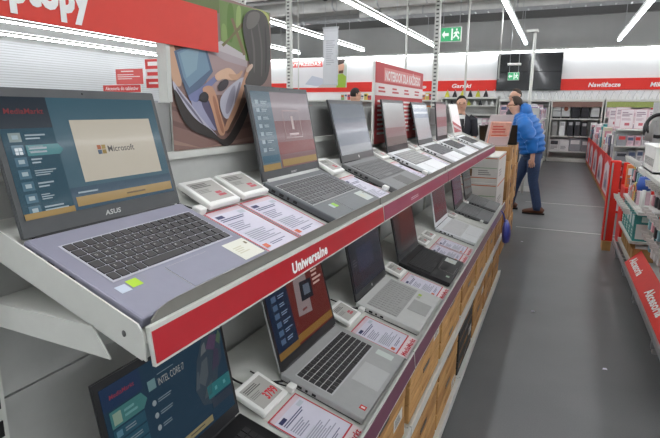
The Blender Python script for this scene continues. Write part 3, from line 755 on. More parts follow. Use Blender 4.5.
# things on top of the towers
t = empty('leaflet_holder', (-.56, 5.42, 1.1005), 'clear acrylic holder with pink and orange leaflets on the nearer brown tower', 'leaflet holder', None, (0, 0, R(-62)))
ACR = M('clear_acrylic', (236, 226, 228), .1, noise=0, alpha=.45)
rt = Matrix.Rotation(R(22), 3, 'Y')
MB().box((-.015, -.12, .012), (-.01, .12, .33), ACR, rot=rt).build('back_plate', t)
MB().box((.03, -.1, .022), (.035, .1, .12), ACR, rot=rt).build('front_plate', t)
MB().box((-.04, -.1, 0), (.09, .1, .006), ACR).build('foot', t)
q = MB().box((-.008, -.1, .02), (.012, .1, .26), M('orange_leaflets', (222, 166, 150), .5, noise=.1), rot=rt); q.build('leaflets', t)
s = Sheet(rt @ Vector((.0125, -.08, .05)), (0, 1, 0), rt @ Vector((0, 0, 1)), .16, .19); s.rect(0, .0, 1, .4, ink(214, 110, 80), 1).lines(0, .5, 1, .95, 3, ink(206, 90, 80), 1, 1); s.build('print', t)
def monitor(x, y, z, w, h, yaw, label):
    t = empty('computer_monitor', (x, y, z), label, 'monitor', None, (0, 0, R(yaw)))
    MB().box((-w/2, -.015, .06), (w/2, .015, .06+h), BLACK_PLASTIC, .006).build('casing', t)
    MB().box((-w*.3, -.04, .1), (w*.3, -.015, .02+h*.8), BZ_BLK, .008).build('back_cover', t)
    MB().box((-.025, -.035, .006), (.025, -.01, .12), BLACK_PLASTIC).build('neck', t)
    MB().box((-.11, -.1, 0), (.11, .07, .008), BLACK_PLASTIC, .003).build('foot', t)
    MB().box((-w/2+.012, .0152, .072), (w/2-.012, .0158, .048+h), glow(120, 140, 160)).build('screen', t)
# staff counter behind
t = empty('service_counter', (-1.35, 6.3, 0), 'grey staff counter behind the carton towers holding two black monitors', 'counter')
MB().box((-.32, -.9, 0), (.32, .9, 1.0), GREY_METAL, .005).build('body', t)
MB().box((-.36, -.95, 1.0), (.36, .95, 1.04), WHITE_PLASTIC, .004).build('worktop', t)
monitor(-1.17, 5.75, 1.04, .46, .24, -35, 'black monitor seen from behind, left one on the staff counter')
monitor(-1.22, 6.6, 1.04, .5, .25, -50, 'black monitor seen from behind, farther one on the staff counter')
def open_box(x, y, z, label):
    t = empty('open_laptop', (x, y, z), label, 'laptop')
    MB().box((-.16, -.11, 0), (.16, .11, .02), BLACK_PLASTIC, .003).build('base', t)
    MB().box((-.16, -.006, 0), (.16, .0, .22), BZ_BLK, .002).build('lid', t, loc=(0, -.105, .02), rot=(R(32), 0, 0))
    MB().box((-.14, -.08, .02), (.14, .05, .0215), KEY_DARK).build('keyboard', t)
open_box(-.54, 5.80, 1.1005, 'black open laptop standing behind the leaflet holder on the brown tower')
open_box(-.66, 6.25, 1.0805, 'black open laptop on the farther brown tower')

# ------------------------------------------------------------------ signs on top of the gondola
t = empty('department_sign', (-.8015, .30, 1.588), 'large red banner with white Laptopy lettering at the top left', 'sign')
BANRED = M('banner_red', (224, 60, 46), .5, noise=.02)
MB().box((-.004, 0, 0), (0, .818, .1), BANRED).build('panel', t)
s = Sheet((.001, 0, 0), (0, 1, 0), (0, 0, 1), .818, .1)
s.text('Laptopy', .262, .27, .262, .52, LETTER, 1, .055, 0); s.build('lettering', t)
for yy in (.06, .628): MB().box((-.03, yy, -.124), (-.004, yy+.014, .05), WHITE_METAL).build('bracket', t)
t = empty('hammock_poster', (-.812, .944, 1.353), 'photo poster of a person with a laptop in a hammock above the upper shelf', 'poster')
PW, PH = .452, .374
MB().box((-.004, 0, 0), (0, PW, PH), WHITE_PLASTIC).build('panel', t)
s = Sheet((.0006, 0, 0), (0, 1, 0), (0, 0, 1), PW, PH, .0001)
s.rect(0, 0, 1, 1, ink(150, 122, 116), 1)
s.poly([(0, 0.337), (0.73, 0.363), (0.754, 0), (0, 0)], ink(136, 106, 98), 2)
s.poly([(0, 0.187), (0.304, 0.107), (0.302, 0.067), (0, 0.155)], ink(116, 88, 82), 3)
s.poly([(0.304, 0.107), (0.766, 0.171), (0.764, 0.129), (0.302, 0.067)], ink(116, 88, 82), 4)
s.poly([(0, 0.068), (0.231, 0), (0.229, 0), (0, 0.039)], ink(158, 128, 116), 5)
s.poly([(0.231, 0), (0.761, 0.053), (0.76, 0.02), (0.229, 0)], ink(158, 128, 116), 6)
s.poly([(0, 0.273), (0.124, 0.241), (0.122, 0.216), (0, 0.249)], ink(112, 86, 80), 7)
s.poly([(0.304, 0.664), (0.742, 0.656), (0.73, 0.363), (0.285, 0.348)], ink(172, 148, 146), 8)
s.poly([(0.437, 0.975), (0.984, 1), (0.972, 0.613), (0.699, 0.61), (0.438, 0.682)], ink(118, 142, 82), 9)
s.poly([(0, 0.889), (0.437, 0.979), (0.432, 0.89), (0, 0.857)], ink(110, 122, 76), 10)
s.poly([(0.537, 0.977), (0.555, 0.977), (0.567, 0.961), (0.574, 0.928), (0.575, 0.878), (0.57, 0.811), (0.562, 0.762), (0.551, 0.729), (0.538, 0.714), (0.521, 0.717), (0.51, 0.735), (0.503, 0.769), (0.502, 0.817), (0.505, 0.881), (0.512, 0.929), (0.522, 0.961)], ink(98, 128, 60), 11)
s.poly([(0.625, 0.98), (0.639, 0.982), (0.647, 0.971), (0.651, 0.949), (0.65, 0.914), (0.644, 0.867), (0.637, 0.831), (0.628, 0.808), (0.618, 0.797), (0.606, 0.797), (0.599, 0.809), (0.595, 0.832), (0.595, 0.866), (0.599, 0.911), (0.605, 0.945), (0.614, 0.968)], ink(150, 172, 104), 12)
s.poly([(0.467, 0.832), (0.481, 0.828), (0.491, 0.817), (0.497, 0.799), (0.5, 0.774), (0.498, 0.741), (0.493, 0.716), (0.485, 0.7), (0.474, 0.692), (0.46, 0.693), (0.45, 0.702), (0.444, 0.721), (0.442, 0.748), (0.444, 0.783), (0.448, 0.809), (0.456, 0.825)], ink(136, 160, 92), 13)
s.poly([(0.843, 0.999), (0.898, 1), (0.94, 0.995), (0.968, 0.982), (0.982, 0.961), (0.981, 0.933), (0.973, 0.915), (0.957, 0.907), (0.934, 0.909), (0.904, 0.92), (0.875, 0.932), (0.848, 0.946), (0.823, 0.959), (0.799, 0.974), (0.794, 0.985), (0.809, 0.994)], ink(182, 184, 110), 14)
s.poly([(0.44, 0.713), (0.68, 0.649), (0.686, 0.609), (0.336, 0.657), (0.343, 0.676)], ink(196, 188, 190), 15)
s.poly([(0.342, 0.657), (0.699, 0.605), (0.697, 0.563), (0.468, 0.586), (0.334, 0.628)], ink(178, 164, 168), 16)
s.poly([(0.537, 0.877), (0.567, 0.883), (0.692, 0.651), (0.66, 0.642)], ink(134, 112, 84), 17)
s.poly([(0.512, 0.74), (0.654, 0.869), (0.677, 0.853), (0.459, 0.677), (0.439, 0.689)], ink(120, 112, 76), 18)
s.poly([(0.045, 0.661), (0.181, 0.663), (0.091, 0.612), (0.035, 0.597)], ink(124, 78, 62), 19)
s.poly([(0.009, 0.649), (0.018, 0.648), (0.027, 0.641), (0.036, 0.627), (0.045, 0.606), (0.055, 0.579), (0.063, 0.549), (0.07, 0.517), (0.076, 0.484), (0.081, 0.448), (0.081, 0.421), (0.077, 0.402), (0.068, 0.392), (0.056, 0.39), (0.043, 0.393), (0.032, 0.401), (0.02, 0.413), (0.009, 0.43), (0.001, 0.455), (0, 0.488), (0, 0.529), (0, 0.578), (0, 0.614), (0.003, 0.637)], ink(206, 166, 138), 20)
s.poly([(0.035, 0.597), (0.165, 0.652), (0.302, 0.641), (0.35, 0.503), (0.223, 0.378), (0.124, 0.338), (0.079, 0.44)], ink(92, 110, 134), 21)
s.poly([(0.057, 0.593), (0.17, 0.642), (0.286, 0.632), (0.324, 0.513), (0.139, 0.388), (0.097, 0.448)], ink(122, 150, 170), 22)
s.poly([(0.078, 0.589), (0.17, 0.633), (0.233, 0.63), (0.207, 0.505), (0.12, 0.445)], ink(140, 168, 182), 23)
s.poly([(0.124, 0.338), (0.224, 0.388), (0.376, 0.484), (0.402, 0.462), (0.181, 0.289), (0.134, 0.311)], ink(122, 128, 168), 24)
s.poly([(0.154, 0.311), (0.167, 0.304), (0.18, 0.3), (0.191, 0.3), (0.202, 0.303), (0.211, 0.309), (0.225, 0.307), (0.242, 0.296), (0.263, 0.276), (0.288, 0.248), (0.309, 0.22), (0.327, 0.192), (0.341, 0.165), (0.35, 0.139), (0.354, 0.121), (0.351, 0.112), (0.342, 0.111), (0.327, 0.119), (0.309, 0.13), (0.286, 0.145), (0.26, 0.162), (0.231, 0.181), (0.206, 0.203), (0.185, 0.227), (0.168, 0.252), (0.154, 0.28), (0.148, 0.298), (0.148, 0.309)], ink(158, 158, 184), 25)
s.poly([(0.251, 0.316), (0.277, 0.317), (0.299, 0.309), (0.319, 0.289), (0.335, 0.259), (0.348, 0.217), (0.359, 0.182), (0.367, 0.152), (0.372, 0.129), (0.374, 0.113), (0.372, 0.106), (0.364, 0.109), (0.352, 0.121), (0.334, 0.143), (0.315, 0.168), (0.294, 0.197), (0.271, 0.228), (0.248, 0.263), (0.237, 0.288), (0.238, 0.306)], ink(92, 86, 112), 26)
s.poly([(0.554, 0.445), (0.593, 0.465), (0.625, 0.479), (0.651, 0.486), (0.668, 0.486), (0.678, 0.479), (0.68, 0.464), (0.675, 0.441), (0.663, 0.412), (0.643, 0.375), (0.62, 0.338), (0.594, 0.301), (0.564, 0.265), (0.532, 0.229), (0.504, 0.205), (0.48, 0.191), (0.46, 0.188), (0.444, 0.196), (0.43, 0.209), (0.419, 0.228), (0.409, 0.251), (0.402, 0.28), (0.403, 0.306), (0.412, 0.332), (0.43, 0.356), (0.456, 0.38), (0.485, 0.402), (0.518, 0.424)], ink(194, 192, 204), 27)
s.poly([(0.538, 0.417), (0.552, 0.424), (0.56, 0.421), (0.563, 0.408), (0.561, 0.386), (0.554, 0.354), (0.544, 0.323), (0.531, 0.295), (0.516, 0.268), (0.498, 0.244), (0.483, 0.228), (0.47, 0.222), (0.461, 0.225), (0.454, 0.236), (0.454, 0.254), (0.459, 0.279), (0.472, 0.31), (0.49, 0.348), (0.507, 0.379), (0.523, 0.402)], ink(160, 156, 172), 28)
s.poly([(0.608, 0.451), (0.616, 0.454), (0.62, 0.448), (0.619, 0.434), (0.614, 0.411), (0.605, 0.379), (0.594, 0.351), (0.582, 0.327), (0.569, 0.306), (0.555, 0.289), (0.548, 0.288), (0.549, 0.302), (0.557, 0.332), (0.572, 0.377), (0.586, 0.412), (0.598, 0.437)], ink(140, 132, 148), 29)
s.poly([(0.381, 0.496), (0.4, 0.507), (0.42, 0.517), (0.44, 0.525), (0.459, 0.532), (0.479, 0.538), (0.498, 0.54), (0.516, 0.538), (0.531, 0.533), (0.546, 0.524), (0.559, 0.515), (0.57, 0.506), (0.579, 0.496), (0.586, 0.487), (0.587, 0.478), (0.581, 0.471), (0.568, 0.464), (0.549, 0.459), (0.53, 0.456), (0.511, 0.456), (0.493, 0.458), (0.475, 0.461), (0.457, 0.462), (0.44, 0.461), (0.424, 0.456), (0.408, 0.449), (0.394, 0.446), (0.382, 0.448), (0.372, 0.454), (0.364, 0.464), (0.363, 0.475), (0.368, 0.485)], ink(218, 180, 152), 30)
s.poly([(0.522, 0.501), (0.546, 0.5), (0.568, 0.501), (0.587, 0.505), (0.604, 0.513), (0.618, 0.525), (0.629, 0.532), (0.637, 0.534), (0.642, 0.533), (0.644, 0.526), (0.641, 0.518), (0.633, 0.507), (0.622, 0.494), (0.605, 0.478), (0.589, 0.468), (0.572, 0.461), (0.555, 0.46), (0.538, 0.462), (0.524, 0.467), (0.512, 0.473), (0.503, 0.481), (0.496, 0.49), (0.497, 0.497), (0.505, 0.501)], ink(202, 160, 132), 31)
s.poly([(0.412, 0.437), (0.432, 0.449), (0.45, 0.457), (0.465, 0.461), (0.478, 0.46), (0.489, 0.454), (0.494, 0.446), (0.493, 0.436), (0.487, 0.424), (0.476, 0.41), (0.463, 0.398), (0.449, 0.389), (0.434, 0.382), (0.418, 0.378), (0.405, 0.377), (0.396, 0.381), (0.39, 0.389), (0.387, 0.401), (0.39, 0.413), (0.398, 0.425)], ink(66, 60, 66), 32)
s.poly([(0.264, 0.4), (0.287, 0.408), (0.307, 0.41), (0.325, 0.407), (0.341, 0.397), (0.353, 0.38), (0.364, 0.36), (0.374, 0.336), (0.383, 0.308), (0.389, 0.276), (0.398, 0.245), (0.408, 0.214), (0.419, 0.183), (0.432, 0.152), (0.439, 0.126), (0.442, 0.106), (0.439, 0.091), (0.432, 0.081), (0.423, 0.075), (0.413, 0.073), (0.402, 0.075), (0.389, 0.08), (0.377, 0.095), (0.366, 0.119), (0.354, 0.151), (0.343, 0.192), (0.332, 0.228), (0.321, 0.259), (0.31, 0.285), (0.3, 0.307), (0.289, 0.326), (0.277, 0.343), (0.264, 0.357), (0.25, 0.37), (0.246, 0.381), (0.25, 0.391)], ink(200, 154, 126), 33)
s.poly([(0.337, 0.345), (0.345, 0.345), (0.354, 0.337), (0.363, 0.319), (0.373, 0.293), (0.383, 0.257), (0.393, 0.224), (0.403, 0.192), (0.412, 0.163), (0.422, 0.137), (0.427, 0.116), (0.428, 0.101), (0.425, 0.093), (0.418, 0.09), (0.409, 0.096), (0.4, 0.11), (0.39, 0.131), (0.38, 0.16), (0.369, 0.191), (0.359, 0.223), (0.349, 0.257), (0.339, 0.292), (0.334, 0.318), (0.333, 0.336)], ink(170, 120, 96), 34)
s.poly([(0.229, 0.354), (0.243, 0.362), (0.256, 0.367), (0.268, 0.367), (0.279, 0.364), (0.289, 0.356), (0.295, 0.347), (0.298, 0.337), (0.296, 0.326), (0.29, 0.314), (0.283, 0.305), (0.273, 0.3), (0.26, 0.299), (0.246, 0.301), (0.234, 0.305), (0.225, 0.31), (0.219, 0.318), (0.215, 0.327), (0.215, 0.336), (0.22, 0.345)], ink(48, 46, 50), 35)
s.poly([(0.719, 0.585), (0.734, 0.593), (0.741, 0.588), (0.739, 0.571), (0.729, 0.541), (0.711, 0.499), (0.691, 0.457), (0.671, 0.415), (0.65, 0.374), (0.628, 0.334), (0.603, 0.292), (0.575, 0.249), (0.543, 0.204), (0.508, 0.158), (0.481, 0.126), (0.459, 0.107), (0.444, 0.102), (0.436, 0.11), (0.437, 0.126), (0.447, 0.149), (0.467, 0.18), (0.496, 0.219), (0.525, 0.259), (0.551, 0.3), (0.577, 0.342), (0.6, 0.384), (0.621, 0.424), (0.641, 0.461), (0.658, 0.495), (0.674, 0.526), (0.689, 0.552), (0.704, 0.571)], ink(196, 150, 122), 36)
s.poly([(0.677, 0.453), (0.684, 0.465), (0.689, 0.467), (0.694, 0.458), (0.698, 0.438), (0.701, 0.408), (0.695, 0.375), (0.681, 0.34), (0.659, 0.302), (0.629, 0.264), (0.6, 0.226), (0.571, 0.191), (0.542, 0.158), (0.514, 0.126), (0.491, 0.103), (0.475, 0.09), (0.464, 0.085), (0.458, 0.089), (0.463, 0.102), (0.477, 0.125), (0.501, 0.157), (0.535, 0.199), (0.566, 0.242), (0.593, 0.285), (0.617, 0.327), (0.637, 0.37), (0.654, 0.405), (0.667, 0.433)], ink(96, 72, 62), 37)
s.poly([(0.019, 0.416), (0.03, 0.403), (0.044, 0.388), (0.06, 0.371), (0.079, 0.352), (0.1, 0.331), (0.123, 0.307), (0.146, 0.282), (0.171, 0.255), (0.197, 0.226), (0.224, 0.198), (0.254, 0.17), (0.285, 0.142), (0.319, 0.115), (0.343, 0.094), (0.358, 0.079), (0.363, 0.07), (0.357, 0.068), (0.342, 0.073), (0.317, 0.086), (0.283, 0.105), (0.241, 0.131), (0.203, 0.157), (0.169, 0.183), (0.139, 0.209), (0.112, 0.236), (0.089, 0.261), (0.069, 0.287), (0.051, 0.311), (0.036, 0.336), (0.024, 0.358), (0.015, 0.377), (0.01, 0.395), (0.007, 0.411), (0.007, 0.42), (0.011, 0.422)], ink(186, 184, 198), 38)
s.poly([(0.037, 0.383), (0.047, 0.371), (0.06, 0.357), (0.075, 0.341), (0.094, 0.321), (0.116, 0.3), (0.138, 0.277), (0.16, 0.253), (0.183, 0.228), (0.206, 0.202), (0.223, 0.182), (0.234, 0.167), (0.239, 0.159), (0.237, 0.156), (0.23, 0.161), (0.216, 0.173), (0.197, 0.191), (0.172, 0.216), (0.149, 0.24), (0.126, 0.264), (0.103, 0.288), (0.082, 0.311), (0.064, 0.331), (0.05, 0.349), (0.039, 0.365), (0.032, 0.379), (0.029, 0.387), (0.031, 0.388)], ink(116, 112, 130), 39)
s.poly([(0.019, 0.372), (0.03, 0.363), (0.041, 0.351), (0.052, 0.337), (0.064, 0.32), (0.077, 0.3), (0.092, 0.28), (0.108, 0.259), (0.127, 0.238), (0.148, 0.216), (0.171, 0.196), (0.197, 0.177), (0.226, 0.16), (0.257, 0.145), (0.287, 0.128), (0.315, 0.11), (0.341, 0.09), (0.366, 0.069), (0.389, 0.055), (0.411, 0.048), (0.432, 0.048), (0.45, 0.056), (0.472, 0.071), (0.496, 0.093), (0.524, 0.123), (0.554, 0.16), (0.584, 0.197), (0.612, 0.233), (0.64, 0.268), (0.665, 0.303), (0.685, 0.324), (0.699, 0.33), (0.707, 0.322), (0.708, 0.299), (0.703, 0.273), (0.692, 0.244), (0.676, 0.212), (0.654, 0.177), (0.63, 0.143), (0.603, 0.11), (0.574, 0.077), (0.543, 0.046), (0.515, 0.022), (0.49, 0.006), (0.467, 0), (0.446, 0), (0.428, 0), (0.412, 0.004), (0.398, 0.013), (0.386, 0.025), (0.369, 0.037), (0.346, 0.048), (0.318, 0.058), (0.285, 0.067), (0.252, 0.078), (0.219, 0.09), (0.186, 0.103), (0.153, 0.117), (0.125, 0.135), (0.1, 0.156), (0.08, 0.18), (0.063, 0.207), (0.048, 0.236), (0.036, 0.267), (0.025, 0.3), (0.017, 0.335), (0.013, 0.358), (0.014, 0.37)], ink(58, 52, 50), 40)
s.poly([(0.723, 0.959), (0.744, 0.97), (0.766, 0.978), (0.79, 0.984), (0.815, 0.989), (0.842, 0.991), (0.867, 0.989), (0.891, 0.984), (0.913, 0.975), (0.933, 0.962), (0.949, 0.94), (0.962, 0.908), (0.971, 0.867), (0.977, 0.817), (0.979, 0.765), (0.979, 0.713), (0.976, 0.66), (0.969, 0.607), (0.958, 0.561), (0.943, 0.521), (0.923, 0.49), (0.899, 0.465), (0.871, 0.446), (0.838, 0.433), (0.8, 0.425), (0.759, 0.423), (0.726, 0.424), (0.7, 0.426), (0.681, 0.431), (0.669, 0.439), (0.665, 0.45), (0.669, 0.465), (0.68, 0.485), (0.7, 0.508), (0.713, 0.533), (0.72, 0.559), (0.721, 0.585), (0.716, 0.612), (0.71, 0.64), (0.702, 0.667), (0.692, 0.694), (0.681, 0.722), (0.672, 0.749), (0.665, 0.777), (0.659, 0.804), (0.656, 0.832), (0.656, 0.857), (0.659, 0.88), (0.666, 0.9), (0.677, 0.917), (0.69, 0.933), (0.705, 0.947)], ink(78, 74, 71), 41)
s.poly([(0.732, 0.948), (0.751, 0.958), (0.77, 0.966), (0.79, 0.971), (0.811, 0.974), (0.832, 0.974), (0.847, 0.97), (0.854, 0.96), (0.854, 0.945), (0.847, 0.925), (0.836, 0.907), (0.823, 0.89), (0.806, 0.875), (0.787, 0.861), (0.768, 0.85), (0.75, 0.842), (0.733, 0.837), (0.716, 0.834), (0.705, 0.839), (0.698, 0.85), (0.696, 0.869), (0.7, 0.895), (0.706, 0.916), (0.717, 0.934)], ink(112, 107, 102), 42)
s.poly([(0.747, 0.839), (0.751, 0.84), (0.757, 0.831), (0.763, 0.813), (0.771, 0.785), (0.78, 0.747), (0.786, 0.708), (0.789, 0.668), (0.788, 0.628), (0.785, 0.588), (0.781, 0.557), (0.777, 0.537), (0.773, 0.527), (0.769, 0.526), (0.766, 0.536), (0.764, 0.556), (0.764, 0.586), (0.766, 0.626), (0.765, 0.666), (0.763, 0.705), (0.758, 0.743), (0.751, 0.782), (0.747, 0.81), (0.746, 0.829)], ink(102, 97, 93), 43)
s.poly([(0.826, 0.905), (0.83, 0.905), (0.836, 0.895), (0.844, 0.873), (0.854, 0.84), (0.865, 0.795), (0.873, 0.748), (0.877, 0.697), (0.877, 0.645), (0.873, 0.589), (0.869, 0.548), (0.864, 0.52), (0.86, 0.506), (0.855, 0.505), (0.853, 0.519), (0.852, 0.546), (0.853, 0.588), (0.856, 0.642), (0.856, 0.695), (0.852, 0.745), (0.845, 0.792), (0.834, 0.837), (0.828, 0.871), (0.825, 0.893)], ink(98, 93, 89), 44)
s.poly([(0.912, 0.893), (0.915, 0.894), (0.919, 0.883), (0.922, 0.86), (0.926, 0.825), (0.931, 0.778), (0.932, 0.731), (0.932, 0.687), (0.928, 0.643), (0.922, 0.601), (0.917, 0.569), (0.912, 0.548), (0.908, 0.537), (0.905, 0.537), (0.903, 0.547), (0.903, 0.568), (0.905, 0.599), (0.909, 0.641), (0.911, 0.684), (0.912, 0.729), (0.911, 0.775), (0.909, 0.822), (0.909, 0.857), (0.91, 0.881)], ink(60, 57, 55), 45)
s.poly([(0.697, 0.565), (0.718, 0.578), (0.734, 0.587), (0.746, 0.591), (0.754, 0.59), (0.758, 0.583), (0.757, 0.575), (0.75, 0.564), (0.738, 0.552), (0.72, 0.537), (0.706, 0.528), (0.694, 0.524), (0.685, 0.526), (0.678, 0.534), (0.678, 0.542), (0.684, 0.553)], ink(214, 186, 166), 46)
s.build('print', t)
t = empty('price_sign', (-.789, 2.28, 1.29), 'red and white notebook advertising board standing behind the upper shelf', 'sign')
MB().box((-.008, 0, -.0), (0, .92, .377), WHITE_PLASTIC).build('panel', t)
s = Sheet((.001, 0, 0), (0, 1, 0), (0, 0, 1), .92, .377)
DR = ink(196, 70, 72); WH = ink(244, 236, 234)
s.rect(.02, 0, 1, 1, DR, 1)
s.rect(.16, .78, .93, .95, ink(220, 138, 134), 2); s.text('NOTEBOOK DLA KAŻDEGO', .18, .80, .74, .12, WH, 3, .03)
s.rect(.02, .60, 1, .75, ink(238, 226, 224), 2)
for k in range(4):
    s.lines(.07+k*.24, .63, .22+k*.24, .72, 2, DR, 3, k, .5)
    s.lines(.06+k*.24, .1, .25+k*.24, .56, 8, WH, 3, 5+k, .45)
s.build('print', t)

# ================================================================== FAR BACK WALL FIXTURES
SHELFW = M('shelf_cream', (214, 214, 208), .5, noise=.03)
PEG = M('pegboard', (196, 197, 196), .6, noise=.05, nscale=60)
def wall_unit(x0, x1, zs, label, top=1.72, depth=.5, mat=SHELFW, hdr=None):
    t = empty('wall_shelving', ((x0+x1)/2, 16.95, 0), label, 'shelving'); W = (x1-x0)/2
    MB().box((-W, -.03, 0), (W, 0, top), PEG).build('back_panel', t)
    MB().box((-W, -depth, 0), (W, -.03, .1), mat).build('base', t)
    for z_ in zs: MB().box((-W+.03, -depth, z_-.03), (W-.03, -.03, z_), mat).build('shelf', t)
    for sx in (-W, W-.03): MB().box((sx, -depth, .1), (sx+.03, -.03, top), mat).build('upright', t)
    MB().box((-W, -depth, top-.0), (W, -.0, top+.05), mat).build('top_shelf', t)
    if hdr: MB().box((-W+.03, -depth-.004, top-.16), (W-.03, -depth, top-.01), hdr).build('header_strip', t)
wall_unit(-14, -7.0, (.5, .9, 1.3), 'long cream wall shelving at the far left of the back wall')
wall_unit(-6.95, -3.5, (.5, .9, 1.3), 'cream wall shelving below the back wall posters')
wall_unit(-3.45, -1.75, (.5, .95, 1.33, 1.60), 'cream wall shelving below the Garnki lettering, holding irons', 1.80)
wall_unit(-1.7, -.28, (.5, .9, 1.3), 'cream wall shelving below the video wall')
wall_unit(-.24, 1.1, (.30, .74, 1.24), 'cream wall shelving facing down the aisle, holding coffee machines', hdr=M('brown_header', (120, 92, 82), .6, noise=.1))
wall_unit(1.15, 2.6, (.5, .9, 1.3), 'cream wall shelving below the Nawilżacze lettering, right of the aisle', hdr=M('olive_header', (150, 160, 90), .6, noise=.1))
wall_unit(2.65, 7.9, (.5, .9, 1.3), 'cream wall shelving at the far right of the back wall')
# irons
def make_iron(name, body, grp, label, x, y, z, s=1.0):
    t = empty(name, (x, y, z), label, 'iron', grp)
    MB().prism([(-.075*s, 0), (.075*s, 0), (.06*s, .08*s), (.0, .235*s), (-.06*s, .08*s)], 'y', -.03*s, 0, SILVER).build('soleplate', t)
    MB().prism([(-.07*s, .005), (.07*s, .005), (.05*s, .09*s), (0, .21*s), (-.05*s, .09*s)], 'y', -.09*s, -.03*s, body).build('body', t)
    MB().loft([(0, -.085*s, .03*s), (0, -.13*s, .06*s), (0, -.13*s, .13*s), (0, -.085*s, .16*s)], .014*s, body, 8).build('handle', t)
    return t
IW = M('iron_white', (232, 233, 232), .4, noise=.03); IY = M('iron_yellow', (206, 206, 70), .4, noise=.04); IK = M('iron_black', (46, 46, 52), .4, noise=.04)
for i in range(24):
    x = -1.62+i*.185
    make_iron('steam_iron', IW, 'white steam irons along the top of the wall shelving', 'white steam iron standing on top of the wall shelving, %s from the video wall end' % ORD[i], x, 16.72, 1.771, 1.05)
for i in range(7):
    cn = ('yellow', 'dark', 'yellow', 'dark', 'yellow', 'dark', 'white')[i]
    make_iron('steam_iron', {'yellow': IY, 'dark': IK, 'white': IW}[cn], 'irons on top of the shelving below the Garnki lettering', '%s steam iron on the top shelf under the Garnki lettering, %s from its left end' % (cn, ORD[i]), -3.3+i*.235, 16.7, 1.851, 1.0)
for i in range(9):
    cn = ('white', 'dark', 'white', 'white', 'yellow', 'white', 'dark', 'white', 'white')[i]
    make_iron('steam_iron', {'yellow': IY, 'dark': IK, 'white': IW}[cn], 'irons on the second shelf below the Garnki lettering', '%s small iron on the shelf below the top irons, %s from its left end' % (cn, ORD[i]), -3.32+i*.175, 16.68, 1.6005, .8)
# goods as individual cartons / packs
PAL = {'white': (226, 224, 224), 'pale pink': (222, 190, 200), 'grey': (150, 152, 156), 'dark': (52, 52, 58), 'red': (206, 50, 46), 'purple': (140, 104, 160), 'blue': (70, 110, 170),
       'teal': (70, 150, 150), 'yellow': (206, 190, 80), 'orange': (218, 132, 70), 'cream': (220, 212, 190), 'green': (120, 160, 90)}
def goods(name, cat, x0, x1, y, z, wr, hr, d, cols, where, grp, axis='x', seed=1, maxn=29, print_=True, gap=.01, facing=-1):
    """a row of individual cartons standing along axis x or y"""
    rr = random.Random(seed); a = x0; i = 0
    while i < maxn:
        w_ = rr.uniform(*wr); h = rr.uniform(*hr)
        if a+w_ > x1: break
        cn = rr.choice(cols); m = M('pack_'+cn.replace(' ', '_'), PAL[cn], .5, noise=.06)
        lab = '%s %s, %s from the %s %s' % (cn, cat, ORD[i], 'left' if axis == 'x' else 'near end', where)
        acc = rr.choice([ink(206, 60, 60), ink(90, 100, 130), ink(236, 234, 232), ink(60, 62, 70)])
        if axis == 'x':
            t = empty(name, (a+w_/2, y, z), lab, cat, grp)
            MB().box((-w_/2, -d/2, .0005), (w_/2, d/2, h), m, .003).build('body', t)
            if print_:
                s = Sheet((-w_/2, -d/2-.0012, 0), (1, 0, 0), (0, 0, 1), w_, h); s.rect(.12, .55, .88, .85, acc, 1).lines(.15, .15, .85, .45, 3, ink(150, 148, 152), 1, i); s.build('print', t)
        else:
            t = empty(name, (y, a+w_/2, z), lab, cat, grp)
            MB().box((-d/2, -w_/2, .0005), (d/2, w_/2, h), m, .003).build('body', t)
            if print_:
                sx = facing*(d/2+.0012)
                s = Sheet((sx, w_/2 if facing < 0 else -w_/2, 0), (0, facing, 0), (0, 0, 1), w_, h); s.rect(.12, .55, .88, .85, acc, 1).lines(.15, .15, .85, .45, 3, ink(150, 148, 152), 1, i); s.build('print', t)
                s = Sheet((-d/2, -w_/2-.0012, 0), (1, 0, 0), (0, 0, 1), d, h); s.rect(.1, .6, .9, .9, acc, 1); s.build('end_print', t)
        a += w_+gap; i += 1
# aisle-end wall unit: coffee machines, tall appliances, cartons
def coffee(x, z, body, label, round_=None):
    t = empty('coffee_machine', (x, 16.68, z), label, 'coffee machine')
    MB().box((-.11, -.14, 0), (.11, .14, .05), BLACK_PLASTIC, .006).build('drip_tray', t)
    MB().box((-.11, 0, .05), (.11, .14, .3), body, .01).build('body', t)
    MB().box((-.1, -.12, .22), (.1, .0, .32), body, .012).build('brew_head', t)
    if round_: MB().loft([(0, -.122, .27), (0, -.128, .27)], .06, round_, 16).build('dial', t)
coffee(-.08, 1.2405, IW, 'white coffee machine at the left of the aisle-end wall shelf')
coffee(.16, 1.2405, IW, 'cream coffee machine with a big brown dial on the aisle-end wall shelf', M('brown_dial', (150, 90, 66), .5, noise=.05))
coffee(.42, 1.2405, IK, 'black coffee machine, left of the pair on the aisle-end wall shelf')
coffee(.66, 1.2405, IK, 'black coffee machine, right of the pair on the aisle-end wall shelf')
coffee(.92, 1.2405, IW, 'white coffee machine at the right of the aisle-end wall shelf')
def tower(x, z, m, h, label):
    t = empty('tall_appliance', (x, 16.66, z), label, 'appliance')
    MB().box((-.075, -.12, 0), (.075, .12, h), m, .012).build('body', t)
    MB().box((-.05, -.124, h*.7), (.05, -.12, h*.9), SILVER).build('control_panel', t)
tower(-.1, .7405, GREY_METAL, .42, 'grey tall appliance on the aisle-end shelf below the white coffee machine')
tower(.1, .7405, IW, .42, 'white tall appliance beside the grey one on the aisle-end shelf')
tower(.32, .7405, IK, .44, 'black tall appliance, left of three dark ones on the aisle-end shelf')
tower(.5, .7405, IK, .45, 'black tall appliance, middle of three dark ones on the aisle-end shelf')
tower(.68, .7405, IK, .41, 'black tall appliance, right of three dark ones on the aisle-end shelf')
tower(.92, .7405, IW, .35, 'white tall appliance at the right of the aisle-end shelf')
